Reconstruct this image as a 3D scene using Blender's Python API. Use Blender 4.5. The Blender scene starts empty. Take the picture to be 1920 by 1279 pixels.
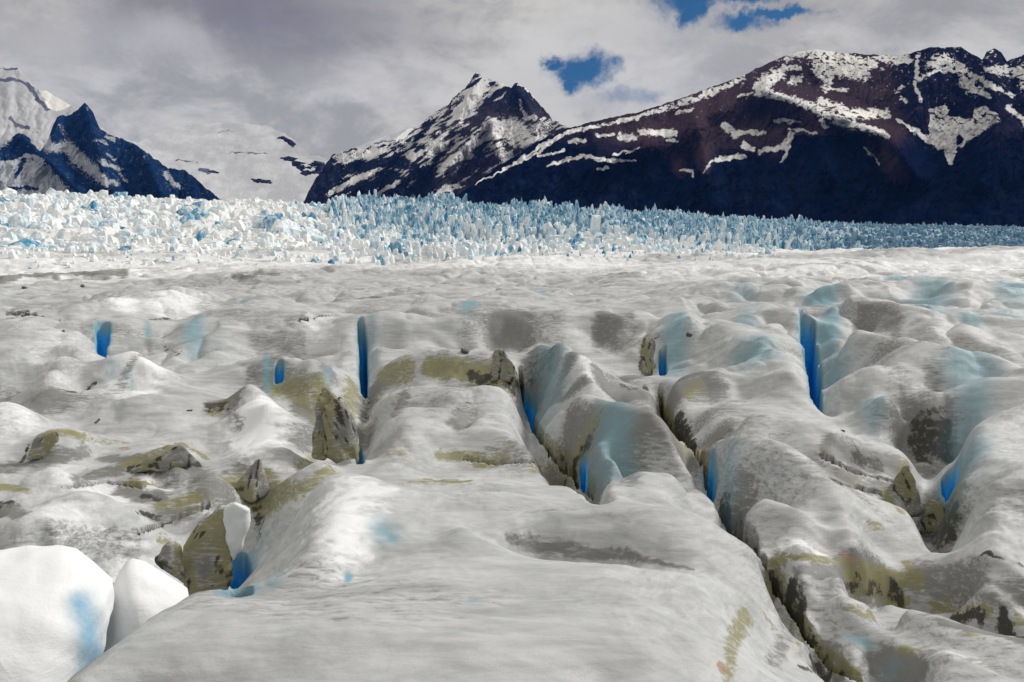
import bpy, bmesh, math, random
import numpy as np
from mathutils import Vector, Matrix

# ------------------------------------------------------------------ camera, sky, sun
SC = bpy.context.scene
C = SC.collection
W, H, F, HZ = 1920.0, 1279.0, 1507.0, 440.0     # photo size, focal length in pixels, horizon row
EYE = 4.5                                        # metres above the mean ice surface
PITCH = math.atan((H/2-HZ)/F)
SUN_AZ, SUN_EL = math.radians(58), math.radians(36)   # clockwise from the view direction

cam = bpy.data.cameras.new('camera')
camo = bpy.data.objects.new('camera', cam); C.objects.link(camo)
camo.location = (0, 0, EYE)
camo.rotation_euler = (math.pi/2-PITCH, 0, 0)
cam.sensor_width = 36; cam.lens = 36*F/W
cam.clip_start = 0.1; cam.clip_end = 60000
SC.camera = camo
SC.view_settings.view_transform = 'Standard'; SC.view_settings.look = 'None'
SC.view_settings.exposure = 0.0; SC.view_settings.gamma = 1
SC.cycles.max_bounces = 6; SC.cycles.diffuse_bounces = 3; SC.cycles.volume_bounces = 0
SC.cycles.use_denoising = True

def ray(px, py):
    px = np.asarray(px, float); py = np.asarray(py, float)
    X = (px-W/2)/F; Yc = -(py-H/2)/F
    c, s = math.cos(PITCH), math.sin(PITCH)
    fy = c + Yc*s; fz = -s + Yc*c
    return X, fy, fz
def az_slope(px, py):
    X, fy, fz = ray(px, py)
    return np.arctan2(X, fy), fz/np.hypot(X, fy)
def dirvec(px, py):
    X, fy, fz = ray(px, py); v = np.array([float(X), float(fy), float(fz)]); return v/np.linalg.norm(v)

class NT:
    """small helper for node trees"""
    def __init__(s, tree): s.t = tree; s.n = tree.nodes; s.l = tree.links
    def add(s, typ, **k):
        n = s.n.new(typ)
        for a, b in k.items():
            if a == 'inp':
                for i, v in b.items(): s.put(n, i, v)
            else: setattr(n, a, b)
        return n
    def put(s, n, i, v):
        if hasattr(v, 'is_linked') or isinstance(v, bpy.types.NodeSocket): s.l.new(v, n.inputs[i])
        else: n.inputs[i].default_value = v
    def math(s, op, a, b=0.0, c=0.0, clamp=False):
        n = s.n.new('ShaderNodeMath'); n.operation = op; n.use_clamp = clamp
        s.put(n, 0, a); s.put(n, 1, b); s.put(n, 2, c); return n.outputs[0]
    def vmath(s, op, a, b=None, out=0):
        n = s.n.new('ShaderNodeVectorMath'); n.operation = op
        s.put(n, 0, a)
        if b is not None: s.put(n, 1, b)
        return n.outputs[out]
    def mix(s, f, a, b):
        n = s.n.new('ShaderNodeMix'); n.data_type = 'RGBA'
        s.put(n, 0, f); s.put(n, 6, a); s.put(n, 7, b); return n.outputs[2]
    def noise(s, vec, scale, detail=4, rough=0.55, dist=0.0, out=0):
        n = s.n.new('ShaderNodeTexNoise')
        s.put(n, 'Vector', vec); s.put(n, 'Scale', scale); s.put(n, 'Detail', detail)
        s.put(n, 'Roughness', rough); s.put(n, 'Distortion', dist); return n.outputs[out]
    def ss(s, v, a, b, c=0.0, d=1.0):
        n = s.n.new('ShaderNodeMapRange'); n.interpolation_type = 'SMOOTHSTEP'
        s.put(n, 0, v); s.put(n, 1, a); s.put(n, 2, b); s.put(n, 3, c); s.put(n, 4, d); return n.outputs[0]
    def attr(s, name, col=False):
        n = s.n.new('ShaderNodeAttribute'); n.attribute_name = name
        return n.outputs[0] if col else n.outputs[2]
    def scalev(s, v, k):
        n = s.n.new('ShaderNodeMapping'); s.put(n, 0, v); n.inputs['Scale'].default_value = k; return n.outputs[0]

def srgb(r, g, b):
    f = lambda c: (c/255/12.92) if c/255 <= 0.04045 else ((c/255+0.055)/1.055)**2.4
    return (f(r), f(g), f(b), 1)

world = bpy.data.worlds.new('World'); SC.world = world; world.use_nodes = True
N = NT(world.node_tree); N.n.clear()
tc = N.add('ShaderNodeTexCoord').outputs['Generated']
sky = N.add('ShaderNodeTexSky', sky_type='NISHITA', sun_disc=False, sun_elevation=SUN_EL, sun_rotation=SUN_AZ)
skyc = N.vmath('MULTIPLY', sky.outputs[0], (0.0085, 0.024, 0.038))
wn = N.noise(tc, 5.0, 6, 0.6, 0, 1)
wn = N.vmath('SUBTRACT', wn, (0.5, 0.5, 0.5))
warp = N.vmath('ADD', tc, N.vmath('MULTIPLY', wn, (0.13, 0.13, 0.075)))
wn2 = N.vmath('SUBTRACT', N.noise(tc, 20.0, 8, 0.7, 0, 1), (0.5, 0.5, 0.5))
warp = N.vmath('ADD', warp, N.vmath('MULTIPLY', wn2, (0.065, 0.065, 0.04)))
def blob(px, py, rx, ry, vec=None):
    """1 at a direction of the sky, falling to 0: ellipse given in angles"""
    c = dirvec(px, py); d = N.vmath('SUBTRACT', vec or warp, tuple(c))
    d = N.vmath('MULTIPLY', d, (F/rx, F/rx, F/ry))
    ln = N.vmath('LENGTH', d, out=1)
    return N.ss(ln, 1.6, 0.1)
hole = None
for a in [(1315, -5, 80, 38), (1400, 14, 70, 16), (1295, 30, 38, 20), (1400, 56, 50, 15), (1470, 44, 55, 9), (1110, 140, 55, 30), (1060, 122, 26, 14), (1095, 165, 34, 16),
          (1195, 178, 60, 16), (2300, 60, 200, 60), (-700, 30, 200, 50), (1500, -300, 300, 80)]:
    b = blob(*a)
    if a[0] == 1195: b = N.math('MULTIPLY', b, 0.5)
    hole = b if hole is None else N.math('MAXIMUM', hole, b)
cn = N.noise(N.scalev(tc, (1, 1, 2.6)), 3.2, 8, 0.62, 0.3)
cn2 = N.noise(N.scalev(tc, (1, 1, 1.8)), 9.0, 9, 0.66, 0.35)
cv = N.math('ADD', N.math('MULTIPLY', cn, 0.5), N.math('MULTIPLY', cn2, 0.5))
cv = N.ss(cv, 0.42, 0.58)
cl = N.mix(cv, (0.40, 0.383, 0.345, 1), (0.67, 0.64, 0.575, 1))
dk = blob(490, 25, 300, 80, N.vmath('ADD', tc, N.vmath('MULTIPLY', wn, (0.05, 0.05, 0.03))))
cl = N.mix(N.math('MULTIPLY', dk, 0.9), cl, (0.21, 0.195, 0.215, 1))
br = blob(1170, 60, 200, 110)
cl = N.mix(N.math('MULTIPLY', br, 0.5), cl, (0.66, 0.64, 0.61, 1))
for a_ in [(1000, 95, 70, 30), (1235, 150, 60, 35), (720, 160, 120, 40), (640, 190, 90, 16), (1560, 70, 160, 14), (330, 60, 60, 35), (60, 90, 90, 60)]:
    cl = N.mix(N.math('MULTIPLY', blob(*a_), 0.4), cl, (0.74, 0.71, 0.66, 1))
br = blob(1145, 198, 70, 16)
cl = N.mix(N.math('MULTIPLY', br, 0.6), cl, (0.52, 0.50, 0.47, 1))
dk2 = blob(1650, 20, 400, 40)
cl = N.mix(N.math('MULTIPLY', dk2, 0.45), cl, (0.31, 0.30, 0.295, 1))
lp = blob(260, 75, 120, 40)
cl = N.mix(N.math('MULTIPLY', lp, 0.5), cl, (0.50, 0.49, 0.48, 1))
# the overcast is brighter overhead than towards the horizon
up = N.add('ShaderNodeSeparateXYZ', inp={0: tc}).outputs[2]
upf = N.ss(up, 0.30, 0.95, 1.0, 1.5)
cl = N.vmath('SCALE', cl); N.put(cl.node, 'Scale', upf)
skyfin = N.mix(N.ss(hole, 0.04, 0.85), cl, skyc)
bg = N.add('ShaderNodeBackground', inp={0: skyfin, 1: 1.0})
N.l.new(bg.outputs[0], N.add('ShaderNodeOutputWorld').inputs[0])

sun = bpy.data.lights.new('sun', 'SUN'); sun.energy = 2.9; sun.angle = math.radians(11); sun.color = (1, 0.98, 0.95)
suno = bpy.data.objects.new('sun', sun); C.objects.link(suno)
sd = Vector((math.sin(SUN_AZ)*math.cos(SUN_EL), math.cos(SUN_AZ)*math.cos(SUN_EL), math.sin(SUN_EL)))
suno.rotation_euler = sd.to_track_quat('Z', 'Y').to_euler()

# ------------------------------------------------------------------ numeric helpers
rng = np.random.default_rng(7); random.seed(7)
PERM = np.random.default_rng(3).permutation(4096).astype(np.int64)
GA = np.random.default_rng(5).random(4096)*2*np.pi
GX, GY = np.cos(GA), np.sin(GA)
def perlin(x, y, seed=0):
    x = np.asarray(x, float)+seed*17.31; y = np.asarray(y, float)+seed*9.77
    xi = np.floor(x).astype(np.int64); yi = np.floor(y).astype(np.int64)
    xf = x-xi; yf = y-yi
    def g(i, j, dx, dy):
        h = PERM[(PERM[i & 4095]+j) & 4095]; return GX[h]*dx+GY[h]*dy
    a = xf*xf*xf*(xf*(xf*6-15)+10); b = yf*yf*yf*(yf*(yf*6-15)+10)
    n0 = g(xi, yi, xf, yf)*(1-a)+g(xi+1, yi, xf-1, yf)*a
    n1 = g(xi, yi+1, xf, yf-1)*(1-a)+g(xi+1, yi+1, xf-1, yf-1)*a
    return (n0*(1-b)+n1*b)*1.5
def fbm(x, y, o=4, seed=0, gain=0.5):
    s = 0; a = 1
    for i in range(o): s = s+a*perlin(x, y, seed+i*3); x = x*2.03; y = y*2.03; a *= gain
    return s
def ridged(x, y, o=4, seed=0, gain=0.5):
    s = 0; a = 1; t = 0
    for i in range(o): s = s+a*(1-np.abs(perlin(x, y, seed+i*3))); t += a; x = x*2.07; y = y*2.07; a *= gain
    return s/t
def sstep(x, a, b):
    t = np.clip((x-a)/(b-a), 0, 1); return t*t*(3-2*t)
def polysample(pts, step):
    pts = np.asarray(pts, float); out = [pts[0]]
    for a, b in zip(pts[:-1], pts[1:]):
        n = max(1, int(np.hypot(*(b[:2]-a[:2]))/step))
        for k in range(1, n+1): out.append(a+(b-a)*k/n)
    return np.array(out)

def grid_mesh(name, X, Y, Z, mat, attrs=None, wrap=False, smooth=True):
    R_, C_ = X.shape
    co = np.stack([X, Y, Z], -1).reshape(-1, 3).astype(np.float32)
    i = np.arange(R_*C_, dtype=np.int32).reshape(R_, C_)
    if wrap: i = np.concatenate([i, i[:, :1]], 1)
    q = np.stack([i[:-1, :-1], i[:-1, 1:], i[1:, 1:], i[1:, :-1]], -1).reshape(-1, 4)
    me = bpy.data.meshes.new(name)
    me.vertices.add(len(co)); me.vertices.foreach_set('co', co.ravel())
    me.loops.add(q.size); me.loops.foreach_set('vertex_index', q.ravel())
    me.polygons.add(len(q)); me.polygons.foreach_set('loop_start', np.arange(0, q.size, 4, dtype=np.int32))
    me.update(calc_edges=True)
    if smooth: me.polygons.foreach_set('use_smooth', np.ones(len(q), bool))
    for k, v in (attrs or {}).items():
        a = me.attributes.new(k, 'FLOAT', 'POINT'); a.data.foreach_set('value', np.asarray(v, np.float32).ravel())
    me.materials.append(mat); me.update()
    o = bpy.data.objects.new(name, me); C.objects.link(o); return o
def structure(o, label=None, cat=None):
    o['kind'] = 'structure'
    if label: o['label'] = label
    if cat: o['category'] = cat
    return o
def tag(o, label, cat, group=None, kind=None):
    o['label'] = label; o['category'] = cat
    if group: o['group'] = group
    if kind: o['kind'] = kind
    return o

# ------------------------------------------------------------------ materials
def new_mat(name):
    m = bpy.data.materials.new(name); m.use_nodes = True; m.node_tree.nodes.clear()
    return m, NT(m.node_tree)
def finish(N, col, rough=0.6, spec=0.3, bump=None, strength=0.3, dist=0.05, sss=0.0, extra=None):
    b = N.add('ShaderNodeBsdfPrincipled')
    N.put(b, 'Base Color', col); N.put(b, 'Roughness', rough); N.put(b, 'Specular IOR Level', spec)
    if bump is not None:
        bn = N.add('ShaderNodeBump', inp={'Height': bump, 'Strength': strength, 'Distance': dist})
        N.l.new(bn.outputs[0], b.inputs['Normal'])
    N.l.new(b.outputs[0], N.add('ShaderNodeOutputMaterial').inputs[0]); return b

BLUE = (0.010, 0.17, 0.62, 1); TEAL = (0.10, 0.30, 0.34, 1)
def ice_material(name, object_space=False):
    m, N = new_mat(name)
    tcn = N.add('ShaderNodeTexCoord'); P = tcn.outputs['Object']
    fine = N.noise(P, 9.0, 5, 0.65)
    mid = N.noise(N.scalev(P, (0.5, 1.3, 1.6)), 1.1, 5, 0.6, 0.4)
    layer = N.noise(N.scalev(P, (0.35, 1.6, 5.0)), 2.2, 6, 0.7, 0.6)
    v = N.math('ADD', N.math('MULTIPLY', mid, 0.5), N.math('MULTIPLY', layer, 0.5))
    base = N.mix(N.ss(v, 0.33, 0.66), (0.33, 0.337, 0.34, 1), (0.535, 0.545, 0.55, 1))
    # fine grains of grit lying on the ice
    gr = N.noise(P, 34.0, 4, 0.75)
    base = N.mix(N.ss(gr, 0.60, 0.74, 0, 0.4), base, (0.27, 0.27, 0.26, 1))
    nf = N.math('SUBTRACT', N.noise(P, 5.0, 6, 0.7), 0.5)
    nl = N.math('SUBTRACT', N.noise(N.scalev(P, (1.0, 3.0, 6.0)), 3.0, 6, 0.75, 0.5), 0.5)
    def msk(a, k=0.8, lo=0.25, hi=0.75, n=nf, hi_out=1.0):
        return N.ss(N.math('ADD', a, N.math('MULTIPLY', N.math('MULTIPLY', n, k*2.4), N.ss(a, 0.02, 0.3))), lo, hi, 0, hi_out)
    base = N.mix(msk(N.attr('white'), 0.5, 0.1, 0.9), base, (0.78, 0.79, 0.80, 1))
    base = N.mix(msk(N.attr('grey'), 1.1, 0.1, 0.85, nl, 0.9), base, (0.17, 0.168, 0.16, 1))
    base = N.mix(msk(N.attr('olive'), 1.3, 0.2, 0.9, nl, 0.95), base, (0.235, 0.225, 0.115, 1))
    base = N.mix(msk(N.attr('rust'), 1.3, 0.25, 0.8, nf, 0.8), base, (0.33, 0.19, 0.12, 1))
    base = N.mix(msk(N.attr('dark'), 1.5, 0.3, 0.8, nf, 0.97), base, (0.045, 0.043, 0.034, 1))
    base = N.mix(msk(N.attr('teal'), 0.3, 0.0, 1.0, nf, 0.9), base, (0.17, 0.31, 0.37, 1))
    base = N.mix(msk(N.attr('blue'), 0.15, 0.05, 0.7), base, N.mix(N.ss(fine, 0.3, 0.7), (0.0, 0.34, 1.0, 1), (0.06, 0.62, 1.0, 1)))
    bump = N.math('ADD', N.math('MULTIPLY', fine, 0.35), N.math('ADD', N.math('MULTIPLY', N.math('MULTIPLY', gr, N.ss(mid, .4, .6)), 0.5), N.math('MULTIPLY', layer, 0.6)))
    finish(N, base, 0.62, 0.22, bump, 0.3, 0.05)
    return m
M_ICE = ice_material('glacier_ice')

def field_material():
    m, N = new_mat('far_ice'); P = N.add('ShaderNodeTexCoord').outputs['Object']
    a = N.noise(P, 0.10, 6, 0.7); b = N.noise(P, 0.6, 5, 0.7)
    base = N.mix(N.ss(a, 0.35, 0.6), (0.62, 0.63, 0.63, 1), (0.86, 0.86, 0.85, 1))
    base = N.mix(N.ss(b, 0.58, 0.72, 0, 0.55), base, (0.30, 0.36, 0.40, 1))
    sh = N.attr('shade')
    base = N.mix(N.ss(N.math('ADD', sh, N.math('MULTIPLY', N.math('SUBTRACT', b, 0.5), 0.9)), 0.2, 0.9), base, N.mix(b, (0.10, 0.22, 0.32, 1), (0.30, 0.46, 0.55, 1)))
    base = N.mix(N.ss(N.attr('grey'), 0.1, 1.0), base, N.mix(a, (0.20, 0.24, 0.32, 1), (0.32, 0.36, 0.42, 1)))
    finish(N, base, 0.7, 0.2, b, 0.8, 1.2)
    return m
M_FIELD = field_material()

def serac_material(name, white, blue, lo, hi):
    m, N = new_mat(name)
    tcn = N.add('ShaderNodeTexCoord'); P = tcn.outputs['Object']
    g = N.add('ShaderNodeNewGeometry'); pos = g.outputs['Position']
    n = N.noise(pos, 0.12, 5, 0.7); n2 = N.noise(N.scalev(pos, (1, 1, 0.5)), 0.5, 4, 0.7)
    v = N.math('ADD', N.math('MULTIPLY', n, 0.55), N.math('MULTIPLY', n2, 0.45))
    col = N.mix(N.ss(v, lo, hi), blue, white)
    finish(N, col, 0.55, 0.3, n2, 0.7, 0.8); return m
M_SWHITE = serac_material('white_serac_ice', (0.88, 0.88, 0.87, 1), (0.50, 0.66, 0.74, 1), 0.40, 0.54)
M_SBLUE = serac_material('blue_serac_ice', (0.62, 0.78, 0.84, 1), (0.02, 0.20, 0.36, 1), 0.41, 0.60)
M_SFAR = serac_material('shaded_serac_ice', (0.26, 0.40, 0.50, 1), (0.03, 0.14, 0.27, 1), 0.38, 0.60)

def rock_material(name, rock, rock2, brown, snow, scale, streak=(1, 1, 1), nk=0.55):
    m, N = new_mat(name); P = N.add('ShaderNodeTexCoord').outputs['Object']
    n1 = N.noise(P, scale, 8, 0.65); n2 = N.noise(N.scalev(P, streak), scale*3, 7, 0.7, 0.3); n3 = N.noise(P, scale*12, 4, 0.7)
    base = N.mix(N.ss(n2, 0.35, 0.65), rock, rock2)
    base = N.mix(N.ss(N.math('ADD', N.attr('brown'), N.math('MULTIPLY', N.math('SUBTRACT', n2, 0.5), 0.8)), 0.15, 0.85), base, N.mix(n3, tuple(c*0.55 for c in brown[:3])+(1,), tuple(c*1.35 for c in brown[:3])+(1,)))
    nn = N.math('ADD', N.math('MULTIPLY', N.math('SUBTRACT', n2, 0.5), nk*1.3), N.math('MULTIPLY', N.math('SUBTRACT', n3, 0.5), nk*2.6))
    s = N.ss(N.math('ADD', N.attr('snow'), nn), 0.47, 0.56)
    sc = N.mix(N.ss(n1, 0.35, 0.7), tuple(c*0.72 for c in snow[:3])+(1,), snow)
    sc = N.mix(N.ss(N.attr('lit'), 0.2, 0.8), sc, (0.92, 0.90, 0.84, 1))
    col = N.mix(s, base, sc)
    finish(N, col, 0.9, 0.0, N.math('ADD', n2, N.math('MULTIPLY', n3, 0.4)), 1.0, 0.6/scale*0.03)
    return m

# ------------------------------------------------------------------ glacier surface: control lines
CU, CV, CW = [], [], []      # azimuth, log distance, height / distance
CPX = []; HID = []
def ctl(px, py, z=None, d=None, hid=False):
    u, s = az_slope(px, py); u = float(u); s = float(s)
    if z is not None: z *= float(np.interp(py, [470, 560, 960, 1060], [2.2, 1.75, 1.4, 1.0]))
    if d is None: d = (z-EYE)/s
    else: z = EYE+s*d
    CU.append(u); CV.append(math.log(d)); CW.append(z/d); CPX.append((px, py)); HID.append(hid); return d
def line(pts, z, step=22):
    zz = z if hasattr(z, '__len__') else [z]*len(pts)
    for x, y, q in polysample([(p[0], p[1], k) for p, k in zip(pts, zz)], step): ctl(x, y, q)
def edge(pts, zf, zb, step=22, low=2):
    """a crest seen against what lies behind it: the crest itself and the hidden foot behind"""
    zz = zf if hasattr(zf, '__len__') else [zf]*len(pts)
    zbb = zb if hasattr(zb, '__len__') else [zb]*len(pts)
    for x, y, q, b in polysample([(p[0], p[1], k, j) for p, k, j in zip(pts, zz, zbb)], step):
        ctl(x, y, q)
        ctl(x, y+low, b, hid=True)

# --- near ground
line([(-300, 1290), (60, 1330), (110, 1340)], -1.0, 60)
for a_ in range(-300, 60, 70): ctl(a_, 1420, -.9)
line([(190, 1330), (500, 1300), (1000, 1290), (1400, 1290)], [.5, .75, .8, .5], 60)
edge([(150, 1279), (200, 1225), (300, 1145), (360, 1110), (400, 1103), (440, 1112), (468, 1117)], .7, [-1.1, -1.1, -1.2, -1.2, -1.3, -1.3, -.9])
line([(300, 1220), (600, 1180), (900, 1190), (1200, 1210), (1380, 1240)], [.8, .95, .9, .85, .6], 60)
# two white domes in the lower left corner
line([(-60, 1100), (60, 1085), (150, 1080), (210, 1085), (300, 1080)], [-.6, -.6, -.7, -.9, -.9])
line([(-60, 1200), (60, 1180), (150, 1180)], [-.5, -.5, -.7])
# slope behind the domes
line([(0, 1020), (100, 1010), (200, 1020), (270, 1010)], [-.5, -.5, -.6, -.7], 50)
edge([(-60, 1000), (0, 985), (80, 955), (150, 925), (200, 930), (260, 960)], [-.1, 0, .1, .15, .05, -.2], -.5)
line([(290, 1020), (350, 990), (400, 960)], [-.9, -.7, -.4])
# big hummock, its left spur and crest
edge([(500, 1100), (520, 1045), (560, 995), (585, 945), (603, 897), (640, 886), (680, 892), (720, 905), (790, 921), (840, 919), (930, 908), (1050, 920), (1150, 935), (1250, 955), (1330, 985), (1400, 1025), (1432, 1055)],
     [.3, .4, .5, .55, .6, .65, .6, .5, .4, .4, .5, .5, .5, .5, .45, .3, .1], [-.7, -.6, -.5, -.4, -.3, -.2, -.2, -.2, -.2, -.2, -.2, -.3, -.3, -.4, -.5, -.6, -.8])
line([(540, 1120), (560, 1080), (600, 1020), (640, 960)], [.25, .3, .55, .7])
line([(640, 1090), (720, 1040), (760, 970)], [.65, .6, .6])
line([(820, 1000), (880, 985), (1000, 975), (1150, 985), (1300, 1030)], [.55, .5, .45, .4, .3], 40)
edge([(870, 990), (910, 1010), (960, 1036), (1020, 1046), (1130, 1056), (1280, 1078), (1400, 1102)], [.6, .62, .68, .7, .7, .65, .35], [.55, .42, .26, .18, .22, .28, .12], low=3)
line([(800, 1120), (1000, 1130), (1200, 1140), (1350, 1160)], [.8, .85, .85, .55], 50)
line([(1440, 1110), (1445, 1180), (1440, 1260)], [-.1, 0, .1])
# gully right of the hummock
line([(1450, 1075), (1480, 1125), (1520, 1190), (1570, 1250), (1610, 1290)], [-.7, -.85, -.95, -1.0, -1.0])
line([(1440, 1045), (1500, 1030), (1600, 1025), (1720, 1020), (1920, 1050)], [-.45, -.25, -.2, -.25, -.3], 40)
line([(1500, 1075), (1600, 1085), (1700, 1105), (1920, 1140)], [-.5, -.6, -.6, -.5], 40)
edge([(1490, 1112), (1560, 1122), (1620, 1140), (1640, 1160)], [-.3, -.3, -.25, -.4], -.75)
line([(1530, 1150), (1570, 1180), (1600, 1200)], [-.8, -.85, -.9])
edge([(1560, 1232), (1600, 1243), (1635, 1230), (1665, 1210)], [-.4, -.4, -.35, -.5], -.8)
line([(1640, 1260), (1680, 1250), (1700, 1290)], [-1.1, -1.0, -1.1])
edge([(1660, 1205), (1720, 1216), (1780, 1226), (1850, 1258), (1900, 1279)], [-.4, -.2, -.1, -.1, -.1], -.7)
edge([(1690, 1150), (1760, 1165), (1850, 1195), (1960, 1225)], [-.3, -.2, -.2, -.15], -.75)
line([(1720, 1290), (1850, 1320), (1980, 1300)], -.1, 40)
# right dirty hollow field
line([(1640, 960), (1700, 980), (1760, 970), (1800, 1000)], [-.4, -.6, -1.0, -.6])
line([(1850, 1000), (1960, 1010)], [-.3, -.3])
# dome at the right edge
edge([(1770, 960), (1778, 905), (1800, 850), (1840, 800), (1880, 770), (1960, 735)], [-.3, -.1, .1, .3, .4, .5], [-.8, -.8, -.6, -.5, -.4, -.3])
line([(1860, 900), (1920, 880), (1960, 900)], .35)
line([(1860, 960), (1960, 970)], .1)
# dome right of centre (H)
edge([(1322, 850), (1345, 822), (1400, 829), (1470, 858), (1540, 890), (1580, 945), (1606, 1003)], [-.1, .35, .45, .45, .35, .15, -.1], [-.3, -.25, -.2, -.2, -.3, -.5, -.5])
line([(1345, 960), (1350, 900), (1345, 870)], [-.7, -.55, -.3]); line([(1400, 1010), (1450, 1035)], -.6)
line([(1430, 930), (1500, 950), (1540, 980)], [.35, .35, .1])
# dome G
edge([(1030, 775), (1080, 757), (1160, 765), (1220, 776), (1245, 792), (1280, 830), (1318, 866), (1335, 925)], [.1, .5, .6, .6, .5, .3, .1, -.2], [-.2, -.2, -.2, -.2, -.3, -.4, -.6, -.8])
line([(1200, 880), (1260, 890), (1300, 940)], [.4, .35, 0]); line([(1120, 930), (1200, 930), (1260, 945)], [-.7, -.3, -.2])
line([(1050, 830), (1090, 870), (1115, 905)], [-.55, -.7, -.85])
line([(1120, 820), (1150, 860)], [.0, -.1])
# dome left of the curved crack (the middle slab)
edge([(730, 745), (780, 727), (850, 722), (920, 728), (960, 745), (985, 778)], [-.1, .05, .1, .1, 0, -.2], -.65)
line([(760, 800), (850, 790), (940, 810), (1000, 850), (1050, 900)], [.1, .1, .05, -.05, -.2])
line([(740, 870), (850, 860), (960, 880), (1060, 905)], [-.1, -.3, -.3, -.3])
edge([(690, 870), (700, 800), (742, 772), (760, 800), (775, 850), (790, 885)], [-.4, -.1, .1, .1, -.1, -.3], [-.7, -.6, -.5, -.5, -.5, -.5])
edge([(620, 870), (655, 860), (690, 873)], -.2, -.6)
# ridge with a hollow under it (mid centre)
edge([(700, 700), (760, 672), (840, 657), (920, 652), (960, 688)], [-.3, .1, .3, .35, .1], -.2)
line([(740, 705), (800, 712), (870, 708), (940, 712)], [-.5, -.6, -.7, -.8])
edge([(985, 690), (1010, 650), (1045, 643), (1060, 660)], [-.1, .3, .5, .5], -.1)
line([(990, 730), (1000, 770), (1020, 810)], [-.8, -.9, -.8]); line([(1090, 680), (1110, 720), (1110, 745)], [.5, .3, .1])
line([(1040, 700), (1060, 740)], [-.3, -.3])
# between G and the swell
line([(1130, 700), (1180, 720), (1230, 745)], [-.2, -.3, -.5])
edge([(1130, 740), (1170, 708), (1215, 712), (1240, 740)], [-.5, -.2, -.2, -.5], -.6)
edge([(1250, 720), (1300, 705), (1340, 700), (1385, 710), (1395, 740)], [-.2, .2, .3, .2, 0], -.2)
line([(1400, 790), (1480, 780), (1560, 800), (1640, 830)], [.3, .35, .2, -.1], 40)
line([(1320, 760), (1380, 800), (1300, 800)], [-.1, .1, -.3])
# main swell crest in the middle distance
edge([(640, 572), (700, 562), (800, 560), (1000, 557), (1200, 560), (1350, 566), (1450, 578), (1505, 590)], [.5, .6, .6, .6, .6, .6, .6, .6], 0.0, 40)
line([(700, 610), (850, 600), (930, 600), (1100, 590), (1250, 600)], [.4, .5, .45, .6, .5], 40)
line([(900, 640), (960, 640), (1000, 625)], [-.1, -.25, 0]); line([(1130, 640), (1180, 610)], [.0, .1])
edge([(1240, 625), (1270, 608), (1310, 615)], [.3, .5, .5], .1); line([(1260, 660), (1250, 700), (1280, 680)], [-.5, -.7, -.3])
line([(1350, 620), (1430, 640), (1480, 690)], [.5, .55, .5]); line([(1200, 690), (1215, 660)], [-.4, -.1])
line([(1420, 655), (1440, 665)], .35)
# right of the tall blue crevasse
edge([(1540, 660), (1590, 630), (1650, 625), (1720, 640), (1800, 662), (1850, 668), (1960, 700)], [.3, .7, .8, .8, .7, .6, .6], [0, 0, .1, .1, .1, 0, 0], 30)
line([(1560, 700), (1580, 740)], [-.1, -.2]); line([(1640, 690), (1740, 690)], .5)
line([(1820, 700), (1840, 720), (1790, 730)], [.1, .1, .2])
edge([(1640, 745), (1720, 770), (1760, 740), (1850, 715), (1960, 700)], [.1, 0, .2, .4, .5], [-.2, -.3, -.1, 0, .1], 30)
line([(1700, 800), (1760, 800), (1770, 830)], [-.7, -.8, -.9]); line([(1550, 860), (1620, 880), (1690, 890)], [-.5, -.5, -.6])
line([(1630, 760), (1600, 770)], -.1)
edge([(1545, 830), (1600, 815), (1680, 840)], [-.1, 0, -.2], -.5)
edge([(1530, 610), (1560, 580), (1620, 572), (1680, 585), (1740, 612)], [.3, .6, .6, .6, .4], .1)
edge([(1600, 545), (1700, 532), (1820, 545), (1960, 540)], .6, .1, 40)
edge([(1750, 615), (1850, 605), (1960, 610)], .5, .1, 30); line([(1740, 570), (1745, 590)], [0, 0])
edge([(1300, 545), (1400, 530), (1520, 535)], .5, .1, 40)
# left middle
edge([(-60, 590), (60, 575), (160, 585), (260, 545), (330, 560), (380, 585)], .5, .1, 35)
edge([(70, 740), (110, 690), (150, 630), (175, 600)], [0, .3, .4, .4], [-.3, -.2, 0, 0])
line([(0, 680), (60, 660), (110, 610)], [.3, .4, .5], 40); line([(190, 640), (195, 670), (150, 690)], [-.4, -.6, -.4])
edge([(105, 732), (150, 700), (200, 672), (250, 667), (285, 685), (310, 710)], [-.2, .1, .35, .4, .3, 0], -.3)
line([(150, 735), (210, 705), (240, 720)], [-.4, -.3, -.2]); line([(250, 750), (300, 740)], 0)
edge([(310, 650), (345, 610), (375, 605), (400, 650)], [0, .3, .35, .1], -.1); line([(330, 690), (380, 680)], -.3)
edge([(390, 600), (500, 560), (600, 585), (640, 610)], [.3, .5, .5, .4], 0, 30)
edge([(420, 690), (490, 670), (560, 670), (600, 700)], [0, .2, .25, .1], -.3)
line([(520, 705), (560, 730)], [-.4, -.3])
edge([(400, 780), (430, 740), (470, 715), (500, 760), (560, 790)], [-.5, 0, .25, .2, 0], -.4)
line([(430, 790), (480, 830), (540, 840)], [-.3, -.1, -.1])
edge([(-60, 760), (20, 750), (60, 775), (90, 790)], [.2, .3, .1, -.1], -.3)
edge([(40, 870), (60, 825), (100, 810), (150, 818)], [-.5, -.1, 0, -.1], -.4)
line([(90, 850), (140, 850), (60, 900)], [-.5, -.4, -.3])
edge([(180, 870), (250, 850), (320, 832), (370, 862)], [-.5, -.2, 0, -.4], -.3)
line([(240, 885), (300, 880), (360, 880)], [-.75, -.85, -.7])
edge([(-60, 930), (40, 895), (100, 880), (160, 905)], [-.1, 0, 0, -.2], -.4)
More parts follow.
